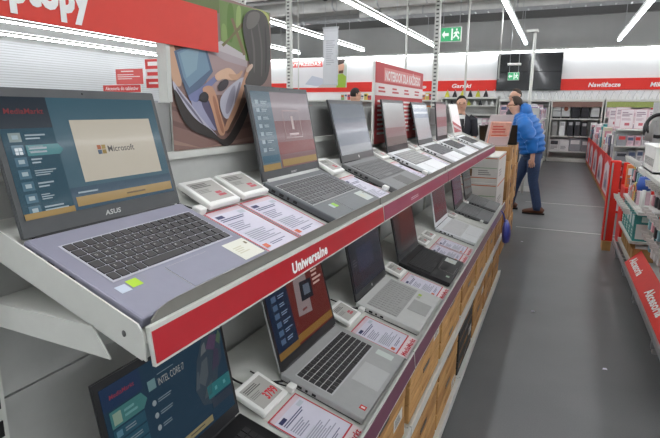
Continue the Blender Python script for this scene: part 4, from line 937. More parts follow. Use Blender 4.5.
goods('carton', 'carton', -.2, 1.06, 16.66, .3005, (.24, .32), (.34, .4), .3, ['grey', 'white', 'pale pink'], 'of the lowest aisle-end wall shelf', 'cartons on the lowest aisle-end shelf', seed=4)
for (xa, xb, nm) in ((-3.4, -1.8, 'shelf below the small irons'),):
    goods('price_card_pack', 'pack', xa, xb, 16.6, .9505, (.12, .16), (.26, .34), .05, ['pale pink', 'white', 'pale pink'], 'of the '+nm, 'pink and white packs below the irons', seed=6)
goods('carton', 'carton', -6.8, -3.6, 16.62, 1.3005, (.14, .26), (.2, .36), .25, ['white', 'red', 'grey', 'cream', 'orange'], 'of the shelf under the back wall posters', 'cartons under the back wall posters', seed=9)
goods('bright_pack', 'pack', -6.9, -3.6, 16.62, 1.7705, (.09, .14), (.14, .22), .12, ['red', 'yellow', 'white', 'orange', 'green'], 'on top of the shelving under the back wall posters', 'bright packs along the top of the poster shelving', seed=10)
goods('carton', 'carton', -1.65, -.32, 16.6, 1.3005, (.14, .26), (.22, .36), .25, ['white', 'grey', 'pale pink', 'purple'], 'of the shelf below the video wall', 'cartons below the video wall', seed=12)
goods('carton', 'carton', 1.2, 2.55, 16.6, 1.3005, (.14, .26), (.2, .34), .25, ['white', 'pale pink', 'dark', 'cream'], 'of the shelf below the Nawilżacze lettering', 'cartons below the Nawilżacze lettering', seed=14)
goods('carton', 'carton', 1.2, 2.55, 16.6, .9005, (.14, .26), (.2, .34), .25, ['white', 'pale pink', 'grey', 'red'], 'of the second shelf below the Nawilżacze lettering', 'cartons on the second shelf below the Nawilżacze lettering', seed=15)
# wall posters
t = empty('wall_poster', (-9.15, 16.93, 2.4), 'large pale wall poster with a red headline strip and a bearded face', 'poster')
MB().box((0, .02, -.2), (2.3, .06, .84), WALLW).build('panel', t)
s = Sheet((0, .018, -.2), (1, 0, 0), (0, 0, 1), 2.3, 1.04)
s.rect(0, .0, 1, 1, ink(236, 234, 236), 1); s.rect(.0, .68, .60, .9, ink(206, 90, 84), 2); s.rect(.0, .86, .6, .88, ink(226, 150, 146), 3); s.text('WYPRZEDAŻ', .03, .73, .54, .11, WH, 3, .03)
s.rect(.83, 0, 1, 1, ink(190, 200, 190), 2); s.poly([(.83, 0), (.98, 0), (.99, .35), (.93, .45), (.85, .42)], ink(150, 180, 60), 3)
s.poly([(.86, .45), (.94, .45), (.96, .7), (.92, .84), (.86, .8)], ink(206, 160, 136), 4); s.poly([(.85, .72), (.95, .78), (.97, .9), (.9, .98), (.84, .92)], ink(50, 40, 36), 5); s.poly([(.87, .45), (.94, .46), (.94, .56), (.87, .54)], ink(96, 70, 56), 5)
s.poly([(.3, .12), (.5, .05), (.72, .1), (.8, .25), (.6, .3), (.42, .4)], ink(200, 204, 216), 2); s.poly([(.5, .0), (.83, .0), (.83, .14), (.6, .12)], ink(206, 196, 190), 3)
s.build('print', t)
# red advert boards beyond the gondola on the left
def board(x, y, z, w_, h, label, kind):
    t = empty('advert_board', (x, y, z), label, 'sign')
    MB().box((0, 0, 0), (w_, .02, h), WHITE_PLASTIC).build('panel', t)
    MB().box((w_*.46, .0201, -z+.0), (w_*.54, .04, h*.6), WHITE_METAL).build('stand', t)
    s = Sheet((0, -.001, 0), (1, 0, 0), (0, 0, 1), w_, h)
    RB = ink(212, 64, 62)
    if kind == 0:
        s.rect(0, 0, 1, 1, RB, 1); s.text('Akcesoria do tabletów', .06, .3, .88, .5, WH, 2, .02)
    elif kind == 1:
        s.rect(0, .0, 1, 1, ink(218, 92, 90), 1); s.lines(.06, .3, .9, .7, 3, WH, 2, 2, .35); s.lines(.2, .78, .8, .92, 1, WH, 2, 4)
    else:
        s.rect(0, 0, 1, .32, RB, 1); s.rect(0, .32, 1, .66, ink(238, 230, 230), 1); s.rect(0, .66, 1, 1, RB, 1)
        s.lines(.1, .74, .9, .94, 1, WH, 2, 1, .7); s.lines(.06, .4, .94, .58, 1, RB, 2, 3, .7); s.lines(.1, .1, .7, .24, 1, WH, 2, 3)
    s.build('print', t)
board(-8.62, 8.0, 1.76, 1.0, .14, 'low wide red Akcesoria do tabletów board left of the hammock poster', 0)
board(-8.4, 8.15, 1.92, .72, .30, 'pinkish red advert board above the low tablet accessories board', 1)
board(-7.75, 8.3, 1.85, .7, .56, 'red and white striped advert board touching the poster edge', 2)
# mid-store gondola on the left with goods on top
t = empty('island_shelving', (-6.3, 9.6, 0), 'low grey island shelving beyond the laptops on the left', 'shelving')
MB().box((-3.6, -.3, 0), (3.6, .3, .12), GREY_METAL).build('base', t)
MB().box((-3.6, -.02, .12), (3.6, .02, 1.45), PANEL_GREY).build('back_panel', t)
for z_ in (.6, 1.0, 1.36): MB().box((-3.6, -.28, z_-.025), (3.6, .28, z_), WHITE_METAL).build('shelf', t)
goods('carton', 'carton', -9.8, -5.6, 9.45, 1.3605, (.14, .26), (.14, .26), .2, ['white', 'cream', 'orange', 'grey', 'dark', 'red'], 'of the top of the island shelving', 'cartons on top of the island shelving', seed=21)
goods('small_pack', 'small pack', -5.5, -2.75, 9.45, 1.3605, (.08, .15), (.1, .2), .16, ['white', 'pale pink', 'red', 'grey', 'dark'], 'of the right half of the island top', 'small packs on the right half of the island top', seed=22)

# ================================================================== FAR GONDOLAS ALONG THE AISLE
def side_gondola(x, y0, y1, h, facing, zs, label, depth=.42):
    t = empty('aisle_shelving', (x, (y0+y1)/2, 0), label, 'shelving'); L_ = (y1-y0)/2; d = -facing*depth
    MB().box((min(0, d), -L_, 0), (max(0, d), L_, .1), WHITE_METAL).build('base', t)
    MB().box((d-.015, -L_, .1), (d+.015, L_, h), PANEL_GREY).build('back_panel', t)
    for z_ in zs: MB().box((min(0, d), -L_, z_-.025), (max(0, d), L_, z_), WHITE_METAL).build('shelf', t)
    for sy in (-L_, L_-.02): MB().box((min(0, d), sy, .1), (max(0, d), sy+.02, h), PANEL_GREY).build('end_panel', t)
side_gondola(-.33, 9.95, 16.2, 1.5, 1, (.5, .9, 1.25), 'white aisle shelving beyond the man in the blue jacket')
for k, z_ in enumerate((.1005, .5005, .9005, 1.2505)):
    goods('boxed_goods', 'box', 10.0, 16.1, -.52, z_, (.2, .3), (.22, .29), .3, ['white', 'pale pink', 'purple', 'grey', 'white'], 'of the %s level, far aisle shelving' % ('floor', 'second', 'third', 'top')[k], 'boxes in the aisle shelving past the man', 'y', 30+k, facing=1)
# red promotional bins on the right
for i in range(5):
    y = 8.85+i*1.52; BL = 1.46
    t = empty('promotion_bin', (.80, y, 0), 'red cardboard promotion bin, %s from the near end on the right of the aisle' % ORD[i], 'display bin', 'red promotion bins lining the far aisle')
    MB().box((0, 0, .08), (.5, BL, .72), RED).build('bin', t)
    MB().box((.01, .01, 0), (.49, BL-.01, .08), CARD_BROWN).build('pallet', t)
    s = Sheet((-.0012, BL, .08), (0, -1, 0), (0, 0, 1), BL, .64)
    s.poly([(.14, .06), (.82, .06), (.88, .4), (.8, .8), (.5, .9), (.2, .74)], ink(226, 214, 216), 1)
    s.poly([(.24, .14), (.7, .14), (.66, .5), (.5, .66), (.3, .5)], ink(184, 158, 168), 2); s.poly([(.36, .2), (.6, .2), (.56, .4), (.4, .42)], ink(110, 110, 126), 3)
    s.build('print', t)
    s = Sheet((0, -.0012, .08), (1, 0, 0), (0, 0, 1), .5, .64); s.rect(.1, .2, .9, .7, ink(226, 206, 206), 1).lines(.2, .75, .8, .9, 1, WH, 1, i); s.build('end_print', t)
    for j in range(6):
        cn = ('white', 'pale pink', 'grey', 'white', 'dark', 'white', 'teal', 'cream')[(i*3+j) % 8]
        q = empty('blister_box', (.80+.09+.2*(j % 2), y+.2+.46*(j//2), .7205), '%s box standing in the %s red bin from near end, %s of six' % (cn, ORD[i], ORD[j]), 'box', 'boxes standing in the red promotion bins')
        hh = .24+.09*((i+j) % 3); dx = .07
        MB().box((-dx, -.16, 0), (dx, .16, hh), M('pack_'+cn.replace(' ', '_'), PAL[cn], .5, noise=.06), .004).build('body', q)
        s = Sheet((-dx-.0012, .16, 0), (0, -1, 0), (0, 0, 1), .32, hh); s.rect(.1, .5, .9, .85, ink(*[(206, 60, 70), (110, 110, 150), (236, 230, 230)][(i+j) % 3]), 1).lines(.15, .15, .8, .4, 3, ink(140, 138, 142), 1, j); s.build('print', q)
        s = Sheet((-dx, -.1612, 0), (1, 0, 0), (0, 0, 1), 2*dx, hh); s.rect(.1, .5, .9, .85, ink(*[(196, 90, 100), (110, 110, 150), (206, 150, 160)][(i+j) % 3]), 1).lines(.15, .15, .8, .4, 3, ink(140, 138, 142), 1, j); s.build('end_print', q)
# shelving behind the bins and promotional price cards above
side_gondola(1.42, 7.6, 16.2, 1.25, -1, (.6, .95), 'white shelving behind the red promotion bins', .4)
goods('carton', 'carton', 7.7, 16.0, 1.62, .9505, (.25, .36), (.16, .27), .3, ['white', 'pale pink', 'grey', 'white', 'dark', 'cream'], 'of the shelf behind the red bins', 'cartons behind the red promotion bins', 'y', 41)
def promo_card(x, y, z, w_, h, label, k, base):
    t = empty('price_card', (x, y, z), label, 'price card', 'pink and white price cards above the red bins')
    MB().box((0, 0, 0), (w_, .006, h), ink(234, 224, 226)).build('card', t)
    s = Sheet((0, -.001, 0), (1, 0, 0), (0, 0, 1), w_, h)
    s.frame(0, 0, 1, 1, .04, ink(222, 186, 192), 1); s.lines(.12, .62, .88, .88, 3, ink(160, 130, 146), 1, k); s.rect(.36, .16, .72, .3, ink(206, 110, 120), 1); s.lines(.12, .42, .8, .54, 2, ink(190, 160, 172), 1, k+3)
    s.build('print', t)
    MB().loft([(w_/2, .01, 0), (w_/2, .01, base-z)], .006, WHITE_METAL, 6).build('stand', t)
# end display facing the camera, in front of the bins
t = empty('end_display', (1.03, 8.55, 0), 'white end display stacked with white and pink packs in front of the bins', 'display stand')
MB().box((-.25, -.2, 0), (.3, .2, .34), RED, .004).build('base', t)
MB().box((-.25, .17, .34), (.3, .2, 1.2), WHITE_METAL).build('back_panel', t)
for z_ in (.535, .745, .97): MB().box((-.25, -.2, z_-.015), (.3, .17, z_), WHITE_METAL).build('shelf', t)
MB().box((-.25, -.2, 1.185), (.3, .2, 1.2), WHITE_METAL).build('top', t)
s = Sheet((-.25, -.2012, 0), (1, 0, 0), (0, 0, 1), .55, .34); s.rect(.06, .1, .45, .9, ink(226, 214, 216), 1).rect(.55, .1, .94, .9, ink(220, 206, 208), 1); s.build('front_print', t)
for k, (z_, sd, cs) in enumerate(((.3405, 60, ['red', 'white', 'red', 'pale pink']), (.5355, 61, ['white', 'pale pink', 'red', 'white', 'orange']), (.7455, 62, ['white', 'grey', 'teal', 'pale pink', 'cream', 'white']), (.9705, 64, ['white', 'pale pink', 'white', 'grey']))):
    goods('flat_pack', 'flat pack', .79, 1.33, 8.47, z_, (.07, .15), (.13, .175), .16, cs, 'of the %s level, end display' % ORD[k], 'flat packs on the end display', seed=sd)
for k, (x, y, z_, w_, h) in enumerate(((.80, 8.50, 1.21, .17, .27), (.98, 8.50, 1.21, .15, .27), (1.14, 8.50, 1.21, .17, .27))):
    promo_card(x, y, z_, w_, h, 'pink-edged price card on top of the end display, %s from the left of three' % ORD[k], k, 1.2)
for k, (x, y, z_, w_, h) in enumerate(((.84, 9.73, 1.2, .22, .32), (.86, 11.25, 1.15, .24, .36))):
    promo_card(x, y, z_, w_, h, 'pink-edged price card standing in the bins, %s of two behind the end display' % ('nearer', 'farther')[k], k+4, .72)
# vacuum cleaner hose hanging on the right
t = empty('vacuum_hose', (1.08, 7.1, 1.05), 'black looped vacuum hose hanging at the right edge of the picture', 'vacuum hose')
P = [(.0+.13*math.cos(a), .02*math.sin(3*a), .24+.13*math.sin(a)) for a in [i*2*PI/20 for i in range(21)]]
MB().loft(P, .022, BLACK_PLASTIC, 8).build('hose', t)
P = [(.02+.16*math.cos(a), .05, .2+.17*math.sin(a)) for a in [-.6+i*4.2/16 for i in range(17)]]
MB().loft(P, .02, BZ_GREY, 8).build('second_loop', t)
MB().loft([(-.1, 0, .06), (-.08, 0, .2), (-.05, 0, .3)], [.05, .04, .025], GREY_METAL, 10).build('nozzle', t)
MB().loft([(0, .03, .37), (0, .157, .37)], .008, SILVER, 6).build('hook', t)
t = empty('pegboard_stand', (1.36, 7.28, 0), 'grey pegboard stand carrying the black vacuum hose', 'stand')
MB().box((-.34, -.02, .05), (.3, .02, 1.56), PEG).build('pegboard', t); MB().box((-.34, -.25, 0), (.3, .15, .05), GREY_METAL).build('base', t)

# ================================================================== RIGHT ACCESSORY GONDOLA
RG = (.0, 0, 0)
gy0, gy1 = 2.6, 5.85
t = empty('accessory_gondola', (.85, (gy0+gy1)/2, 0), 'white accessory gondola on the right with a red slanted price strip and hooks', 'shelving')
def rg(mb, name, parent=None, **k):
    mb.v = [(v[0]-.85, v[1]-(gy0+gy1)/2, v[2]) for v in mb.v]; return mb.build(name, parent or t, **k)
rg(MB().box((1.10, gy0, .05), (1.14, gy1, 1.7), PEG), 'back_panel')
rg(MB().box((.66, gy0, .16), (1.10, gy1, .19), WHITE_METAL), 'base_shelf')
rg(MB().prism([(.615, .135), (.630, .135), (.630, .175), (.615, .175)], 'y', gy0, gy1, SILVER), 'front_rail')
st = rg(MB().prism([(.632, .172), (.745, .288), (.741, .294), (.628, .178)], 'y', gy0, gy1-.95, RED), 'price_strip')
for ya, yb in ((4.38, 4.84), (3.5, 4.0)):
    V = Vector((.113, 0, .116))
    s = Sheet((.629-.85+V.x*.2-.0012, yb-(gy0+gy1)/2, .1795+V.z*.2), (0, -1, 0), V, yb-ya, .09)
    s.text('Akcesoria', 0, 0.1, 1, .72, LETTER, 1, .035, .15); s.build('lettering', t)
for y in (2.7, 3.45, 4.35, 5.1, 5.75):
    rg(MB().box((.65, y-.02, 0), (1.12, y+.02, .03), SILVER).box((.64, y-.015, .03), (.69, y+.015, .16), SILVER), 'foot')
rg(MB().box((.65, 4.95, .335), (1.10, gy1, .355), WHITE_METAL), 'lower_shelf')
rg(MB().box((.66, 4.75, .62), (1.10, gy1, .645), WHITE_METAL), 'middle_shelf')
rg(MB().box((.60, gy0, 1.0), (1.10, 4.64, 1.025), WHITE_METAL), 'top_shelf')
for y in (gy0, 4.6, gy1-.03): rg(MB().box((1.09, y, 0), (1.15, y+.03, 1.75), WHITE_METAL), 'upright')
# red end panel / standee
t = empty('display_standee', (.60, 6.06, 0), 'tall red cardboard standee at the far end of the accessory gondola', 'display stand')
MB().box((-.07, -.05, .1), (.03, .05, .95), RED, .004).build('panel', t)
MB().box((-.06, -.08, 0), (.02, .08, .1), CARD_BROWN).build('foot', t)
MB().box((-.055, -.062, .11), (-.04, -.05, .93), SILVER).build('edge_strip', t)
t = empty('display_bin', (.90, 6.3, 0), 'red open display bin of small boxes right of the tall red standee', 'display bin')
MB().box((-.2, -.18, 0), (.2, .18, .66), RED, .004).build('bin', t)
MB().box((-.2, .15, .66), (.2, .18, .9), RED).build('back_board', t)
goods('small_box', 'small box', .71, 1.09, 6.24, .6605, (.05, .08), (.14, .3), .1, ['orange', 'white', 'pale pink', 'orange', 'red', 'white'], 'of the red display bin beside the standee', 'small boxes in the red display bin', seed=71)
# hanging packs on hooks
HK = M('hook_wire', (200, 202, 204), .3, metal=.7, noise=.02)
def hook_set(y, z, x_front, x_back, label):
    t = empty('display_hook', (x_front, y, z), label, 'display hook', 'wire hooks with white price holders on the accessory gondola')
    L_ = x_back-x_front
    MB().loft([(0, 0, 0), (.02, 0, -.004), (L_, 0, 0)], .003, HK, 6).build('wire', t)
    rt = Matrix.Rotation(R(48), 3, 'Z') @ Matrix.Rotation(R(-20), 3, 'Y')
    MB().box((-.006, -.03, -.006), (-.002, .03, .048), WHITE_PLASTIC, rot=rt).build('price_holder', t)
    s = Sheet(rt @ Vector((-.0065, .022, .006)), (0, -1, 0), rt @ Vector((0, 0, 1)), .044, .03); s.lines(.1, .1, .9, .9, 2, ink(70, 68, 70), 1, int(y*10)); s.build('price_print', t)
def hang_pack(x, y, z, w_, h, cn, label, k, round_=False):
    t = empty('hanging_pack', (x, y, z), label, 'accessory pack', 'blister packs hanging on the accessory gondola')
    rr = random.Random(k)
    b = MB().prism([(-w_/2, -h+.01), (w_/2, -h+.01), (w_/2, -.012), (.014, .012), (-.014, .012), (-w_/2, -.012)], 'x', -.0015, .0015, M('pack_'+cn.replace(' ', '_'), PAL[cn], .5, noise=.06)); b.build('card', t)
    in_ = rr.choice([ink(40, 40, 46), ink(226, 224, 222), ink(206, 150, 160), ink(120, 160, 170)])
    MB().box((-.02, -w_*.34, -h*.85), (-.0015, w_*.34, -h*.35), in_, .006).build('product', t)
    s = Sheet((-.0025, w_/2, -h+.01), (0, -1, 0), (0, 0, 1), w_, h); s.rect(.1, .68, .9, .86, rr.choice([ink(206, 60, 60), ink(70, 110, 160), ink(240, 238, 236)]), 1).lines(.1, .04, .8, .13, 2, ink(130, 128, 132), 1, k); s.build('print', t)
CN = ['white', 'pale pink', 'dark', 'white', 'purple', 'yellow', 'white', 'pale pink', 'teal', 'grey']
rn = ['lowest', 'second', 'third']
k = 0
for ri, (z_, ya, yb, xf, hh) in enumerate(((.47, 3.0, 4.66, .72, .13), (.67, 3.0, 4.66, .70, .14), (.88, 3.0, 4.66, .70, .15))):
    n = 13; dy = (yb-ya)/(n-1)
    for i in range(n):
        y = ya+i*dy
        hook_set(y, z_, xf, 1.09, 'wire hook with white price holder, %s from near end of %s hook row' % (ORD[i], rn[ri]))
        for j in range(2):
            cn = CN[(k*3+ri+j*4) % 10]
            hang_pack(xf+.05+j*.12, y, z_-.012, .085, hh+.01*((k+j) % 3), cn, '%s pack, %s on %s hook from near end, %s hook row' % (cn, 'foremost' if j == 0 else 'rear', ORD[i], rn[ri]), k*2+j)
        k += 1
n = 6
for i in range(n):
    y = 5.14+i*.12
    hook_set(y, .985, .66, 1.09, 'wire hook with white price holder, %s from near end, far upper row' % ORD[i])
    for j in range(2):
        cn = CN[(i*3+j*5) % 10]
        hang_pack(.72+j*.14, y, .973, .085, .2, cn, '%s pack, %s on %s hook from near end, far upper hook row' % (cn, 'foremost' if j == 0 else 'rear', ORD[i]), 200+i*2+j)
n = 8
for i in range(n):
    y = 4.90+i*.12
    hook_set(y, .606, .60, 1.09, 'wire hook with white price holder, %s from near end, far lower row' % ORD[i])
# teal packs, cartons, blue item, white basket
TEALM = M('teal_pack', (60, 150, 146), .45, noise=.05)
for i in range(5):
    y = 5.04+i*.17
    t = empty('charger_pack', (.76, y, .3555), 'teal and white pack under the middle shelf, %s from the near end' % ORD[i], 'pack', 'teal packs under the middle shelf of the accessory gondola')
    MB().box((-.09, -.07, 0), (.09, .07, .24), TEALM, .004).build('body', t)
    s = Sheet((-.09, -.0712, 0), (1, 0, 0), (0, 0, 1), .18, .24); s.rect(.1, .08, .9, .62, ink(228, 230, 226), 1).rect(.3, .7, .7, .9, ink(210, 236, 232), 1); s.build('end_print', t)
    s = Sheet((-.0912, .07, 0), (0, -1, 0), (0, 0, 1), .14, .24); s.rect(.1, .5, .9, .9, ink(206, 226, 226), 1).lines(.1, .1, .8, .4, 3, ink(220, 236, 232), 1, i); s.build('print', t)
for i in range(5):
    y = 4.99+i*.17
    t = empty('tray_carton', (.76, y, .1905), 'open brown shelf carton on the base shelf, %s from the near end' % ORD[i], 'carton', 'open brown cartons on the base shelf of the accessory gondola')
    b = MB().box((-.08, -.075, 0), (.08, .075, .006), CARD_BROWN)
    b.box((-.08, -.075, 0), (-.076, .075, .09), CARD_BROWN).box((.076, -.075, 0), (.08, .075, .12), CARD_BROWN).box((-.08, -.075, 0), (.08, -.071, .11), CARD_BROWN).box((-.08, .071, 0), (.08, .075, .11), CARD_BROWN); b.build('tray', t)
    MB().box((-.05, -.05, .006), (.05, .05, .12), M('pack_'+CN[i].replace(' ', '_'), PAL[CN[i]], .5, noise=.06), .006).build('contents', t)
t = empty('cool_bag', (.70, 4.93, .6455), 'blue headed white bottle holder on the middle shelf of the accessory gondola', 'bottle holder')
MB().loft([(0, 0, .16), (0, 0, .2), (0, 0, .27)], [.05, .055, .04], M('bright_blue', (50, 90, 180), .4, noise=.04), 14).build('cap', t)
for sy in (-.05, .05): MB().loft([(0, sy, 0), (0, sy, .17)], .014, WHITE_PLASTIC, 8).build('leg', t)
MB().box((-.05, -.08, 0), (.05, .08, .012), WHITE_PLASTIC, .004).build('foot', t)
t = empty('storage_basket', (.82, 4.38, 1.0255), 'white slotted plastic basket on the top shelf at the right edge', 'basket')
b = MB().box((-.19, -.24, 0), (.19, .24, .012), WHITE_PLASTIC)
b.box((-.19, -.24, 0), (-.18, .24, .18), WHITE_PLASTIC).box((.18, -.24, 0), (.19, .24, .18), WHITE_PLASTIC).box((-.18, -.24, 0), (.18, -.23, .18), WHITE_PLASTIC).box((-.18, .23, 0), (.18, .24, .18), WHITE_PLASTIC)
b.build('body', t)
MB().box((-.2, -.25, .175), (.2, .25, .19), WHITE_PLASTIC, .004).build('rim', t)
q = MB()
for i in range(9):
    q.box((-.15+i*.034, -.2412, .045), (-.138+i*.034, -.24, .1), DARKST); q.box((-.1912, -.2+i*.045, .045), (-.19, -.185+i*.045, .1), DARKST)
q.build('slots', t)
goods('blister_stand', 'blister pack', 5.14, 5.8, .74, .6455, (.06, .1), (.1, .2), .1, ['white', 'pale pink', 'dark', 'orange', 'grey', 'yellow'], 'along the front of the middle shelf', 'blister packs on the middle shelf', 'y', 55)
goods('carton', 'carton', 4.8, 5.75, .98, .6455, (.12, .17), (.14, .22), .16, ['white', 'pale pink', 'orange', 'white', 'teal'], 'of the middle shelf of the accessory gondola', 'cartons on the middle shelf of the accessory gondola', 'y', 52)
# paper scraps on the floor
for i, (x, y) in enumerate(((-.26, 6.0), (-.05, 3.85), (.37, 3.1))):
    tag(MB().prism([(x-.012, y-.01), (x+.014, y-.006), (x+.01, y+.014), (x-.008, y+.01)], 'z', .0003, .002, PAPER).build('paper_scrap'), ('tiny white paper scrap on the floor near the farther brown tower', 'tiny white paper scrap on the lit middle of the aisle floor', 'tiny white paper scrap on the floor near the accessory gondola')[i], 'litter')

# ================================================================== PEOPLE
def skin_body(name, chains, mat, parent, sub=1):
    """one continuous body: chains = list of [(pos, r), ...]; a chain starting with an int index joins an earlier vertex"""
    vs, es, rs = [], [], []
    for ch in chains:
        prev = None
        for it in ch:
            if isinstance(it, int): prev = it; continue
            vs.append(it[0]); rs.append(it[1])
            if prev is not None: es.append((prev, len(vs)-1))
            prev = len(vs)-1
    me = bpy.data.meshes.new(name); me.from_pydata(vs, es, []); me.update()
    o = bpy.data.objects.new(name, me); COL.objects.link(o)
    sk = o.modifiers.new('skin', 'SKIN'); sk.use_smooth_shade = True
    sv = me.skin_vertices[0].data
    for i, r in enumerate(rs):
        sv[i].radius = (r, r) if not isinstance(r, tuple) else r
        sv[i].use_root = (i == 0)
    ss = o.modifiers.new('sub', 'SUBSURF'); ss.levels = sub; ss.render_levels = sub
    dg = bpy.context.evaluated_depsgraph_get(); dg.update()
    m2 = bpy.data.meshes.new_from_object(o.evaluated_get(dg))
    bpy.data.objects.remove(o)
    m2.materials.clear(); m2.materials.append(mat)
    for p_ in m2.polygons: p_.use_smooth = True; p_.material_index = 0
    o2 = bpy.data.objects.new(name, m2); COL.objects.link(o2); o2.parent = parent
    return o2
SKIN = M('skin', (206, 160, 136), .55, noise=.04); HAIRB = M('brown_hair', (62, 48, 38), .7, noise=.2, nscale=80); HAIRK = M('black_hair', (30, 27, 26), .7, noise=.2, nscale=80)
def head_parts(parent, c, fwd, hair, tilt=0, bun=False):
    """hair, eyes, mouth, ears around a head centred at c looking along fwd (unit xy)"""
    c = Vector(c); f = Vector((fwd[0], fwd[1], 0)).normalized(); s_ = Vector((-f.y, f.x, 0)); up = Vector((0, 0, 1))
    h = MB(); h.ball((0, 0, 0), 1, hair, 16, 10)
    vs = []
    for v in h.v:
        x, y, z_ = v
        if x > .25 and z_ < .72: x = .25+(x-.25)*(.1+.25*max(0, z_))
        if z_ < -.35: z_ = -.35+(z_+.35)*.25
        vs.append(c-f*.016+up*.026+f*(x*.1)+s_*(y*.078)+up*(z_*.1))
    h.v = [tuple(v) for v in vs]
    if bun: h.ball(tuple(c-f*.12+up*.03), .045, hair, 10, 8)
    h.build('hair', parent)
    for sg in (-1, 1):
        e = c+f*.092+s_*(.032*sg)+up*.0
        MB().ball(tuple(e), (.009, .009, .006), SLOT, 8, 6).build('eye', parent)
        b_ = c+f*.094+s_*(.032*sg)+up*.018
        MB().ball(tuple(b_), (.012, .012, .004), hair, 8, 6).build('eyebrow', parent)
    MB().ball(tuple(c+f*.093-up*.058), (.018, .018, .005), M('lips', (170, 104, 98), .5, noise=.03), 8, 6).build('mouth', parent)
def hand(base, d, side, down, idx):
    """finger chains for a hand at index idx"""
    base = Vector(base); d = Vector(d).normalized(); s_ = Vector(side).normalized(); dn = Vector(down).normalized()
    ch = []
    for k, l in enumerate((.062, .072, .068, .054)):
        o = base+d*.07+s_*((k-1.5)*.021)
        ch.append([idx, (tuple(o), .0095), (tuple(o+d*l*.5+dn*.006), .009), (tuple(o+d*l*.85+dn*.022), .007)])
    o = base+d*.02+s_*(-.035)
    ch.append([idx, (tuple(o+s_*-.006), .011), (tuple(o+d*.03-s_*.012+dn*.012), .009), (tuple(o+d*.055-s_*.01+dn*.02), .0075)])
    return ch
# --- man in the blue puffer jacket, side on, leaning to the left
mx_, my_ = -.24, 7.8
t = empty('person', (mx_, my_, 0), 'man in a bright blue puffer jacket, jeans and brown shoes leaning towards the carton towers', 'person')
def q3(x, y, z): return (x-mx_+.03-.10*min(z, 1.3)/1.3, y-my_, z)
LH_ = q3(-.25, 7.61, .80); RH_ = q3(-.62, 8.0, 1.02)
ch = [[(q3(-.27, 7.84, .90), .13), (q3(-.31, 7.84, 1.05), .135), (q3(-.37, 7.84, 1.20), .15), (q3(-.43, 7.84, 1.34), .08), (q3(-.48, 7.84, 1.415), .055), (q3(-.525, 7.84, 1.48), .085), (q3(-.53, 7.84, 1.545), .1), (q3(-.535, 7.84, 1.60), .065)],
      [5, (q3(-.575, 7.84, 1.455), .04)], [6, (q3(-.60, 7.84, 1.525), .022), (q3(-.632, 7.84, 1.505), .014)],
      [0, (q3(-.24, 7.76, .84), .10), (q3(-.26, 7.75, .48), .065), (q3(-.205, 7.755, .26), .055), (q3(-.19, 7.76, .09), .042), (q3(-.22, 7.76, .045), .04), (q3(-.33, 7.75, .035), .032)],
      [0, (q3(-.30, 7.93, .84), .10), (q3(-.47, 7.98, .49), .065), (q3(-.54, 8.02, .27), .055), (q3(-.58, 8.05, .09), .042), (q3(-.61, 8.05, .045), .04), (q3(-.72, 8.05, .035), .032)]]
n0 = 8+1+2+6+6
ch.append([3, (q3(-.39, 7.67, 1.29), .06), (q3(-.27, 7.61, 1.06), .05), (q3(-.255, 7.61, .88), .033), (LH_, (.036, .02))])
li = n0+3
ch.append([3, (q3(-.41, 8.01, 1.29), .06), (q3(-.46, 8.06, 1.07), .05), (q3(-.56, 8.03, 1.03), .035), (RH_, (.036, .02))])
ri = li+4
ch += hand(LH_, (-.1, 0, -1), (1, 0, 0), (0, .6, 0), li)
ch += hand(RH_, (-1, -.1, -.1), (0, 1, 0), (0, 0, -1), ri)
skin_body('body', ch, SKIN, t)
head_parts(t, q3(-.535, 7.84, 1.53), (-1, -.15), HAIRB)
BLUE = M('blue_nylon', (26, 108, 188), .45, noise=.1, nscale=20)
j = MB(); P, Rd = [], []
prof = [(-.265, .86, .155, .19), (-.285, 1.0, .18, .215), (-.33, 1.15, .19, .23), (-.38, 1.28, .185, .225), (-.425, 1.36, .14, .19), (-.46, 1.42, .10, .11)]
for a, b_ in zip(prof[:-1], prof[1:]):
    for k in range(6):
        u = k/6; bul = .95+.15*abs(math.sin(PI*((len(P)) % 3+.001)/3)) if True else 1
        P.append(q3(a[0]+(b_[0]-a[0])*u, 7.84, a[1]+(b_[1]-a[1])*u)); Rd.append(((a[3]+(b_[3]-a[3])*u)*bul, (a[2]+(b_[2]-a[2])*u)*bul))
P.append(q3(prof[-1][0], 7.84, prof[-1][1])); Rd.append((prof[-1][3], prof[-1][2]))
j.loft(P, Rd, BLUE, 22, up=(1, 0, .2))
def sleeve(pts):
    P, Rd = [], []
    for (a, ra), (b_, rb) in zip(pts[:-1], pts[1:]):
        for k in range(6):
            u = k/6; P.append(Vector(a).lerp(Vector(b_), u)); Rd.append((ra+(rb-ra)*u)*(.94+.15*abs(math.sin(PI*(len(P) % 3)/3))))
    P.append(Vector(pts[-1][0])); Rd.append(pts[-1][1]); j.loft(P, Rd, BLUE, 14)
sleeve([(q3(-.41, 7.70, 1.36), .07), (q3(-.37, 7.63, 1.26), .105), (q3(-.275, 7.60, 1.06), .09), (q3(-.255, 7.61, .88), .06)])
sleeve([(q3(-.42, 7.98, 1.36), .07), (q3(-.41, 8.04, 1.26), .105), (q3(-.46, 8.07, 1.07), .09), (q3(-.555, 8.03, 1.03), .06)])
j.loft([q3(-.37, 7.84, 1.34), q3(-.365, 7.84, 1.42), q3(-.38, 7.84, 1.50), q3(-.41, 7.84, 1.545)], [(.11, .07), (.14, .09), (.13, .075), (.08, .03)], BLUE, 16, up=(1, 0, 0))
j.build('puffer_jacket', t)
JEAN = M('blue_denim', (44, 62, 94), .8, noise=.18, nscale=60)
j = MB()
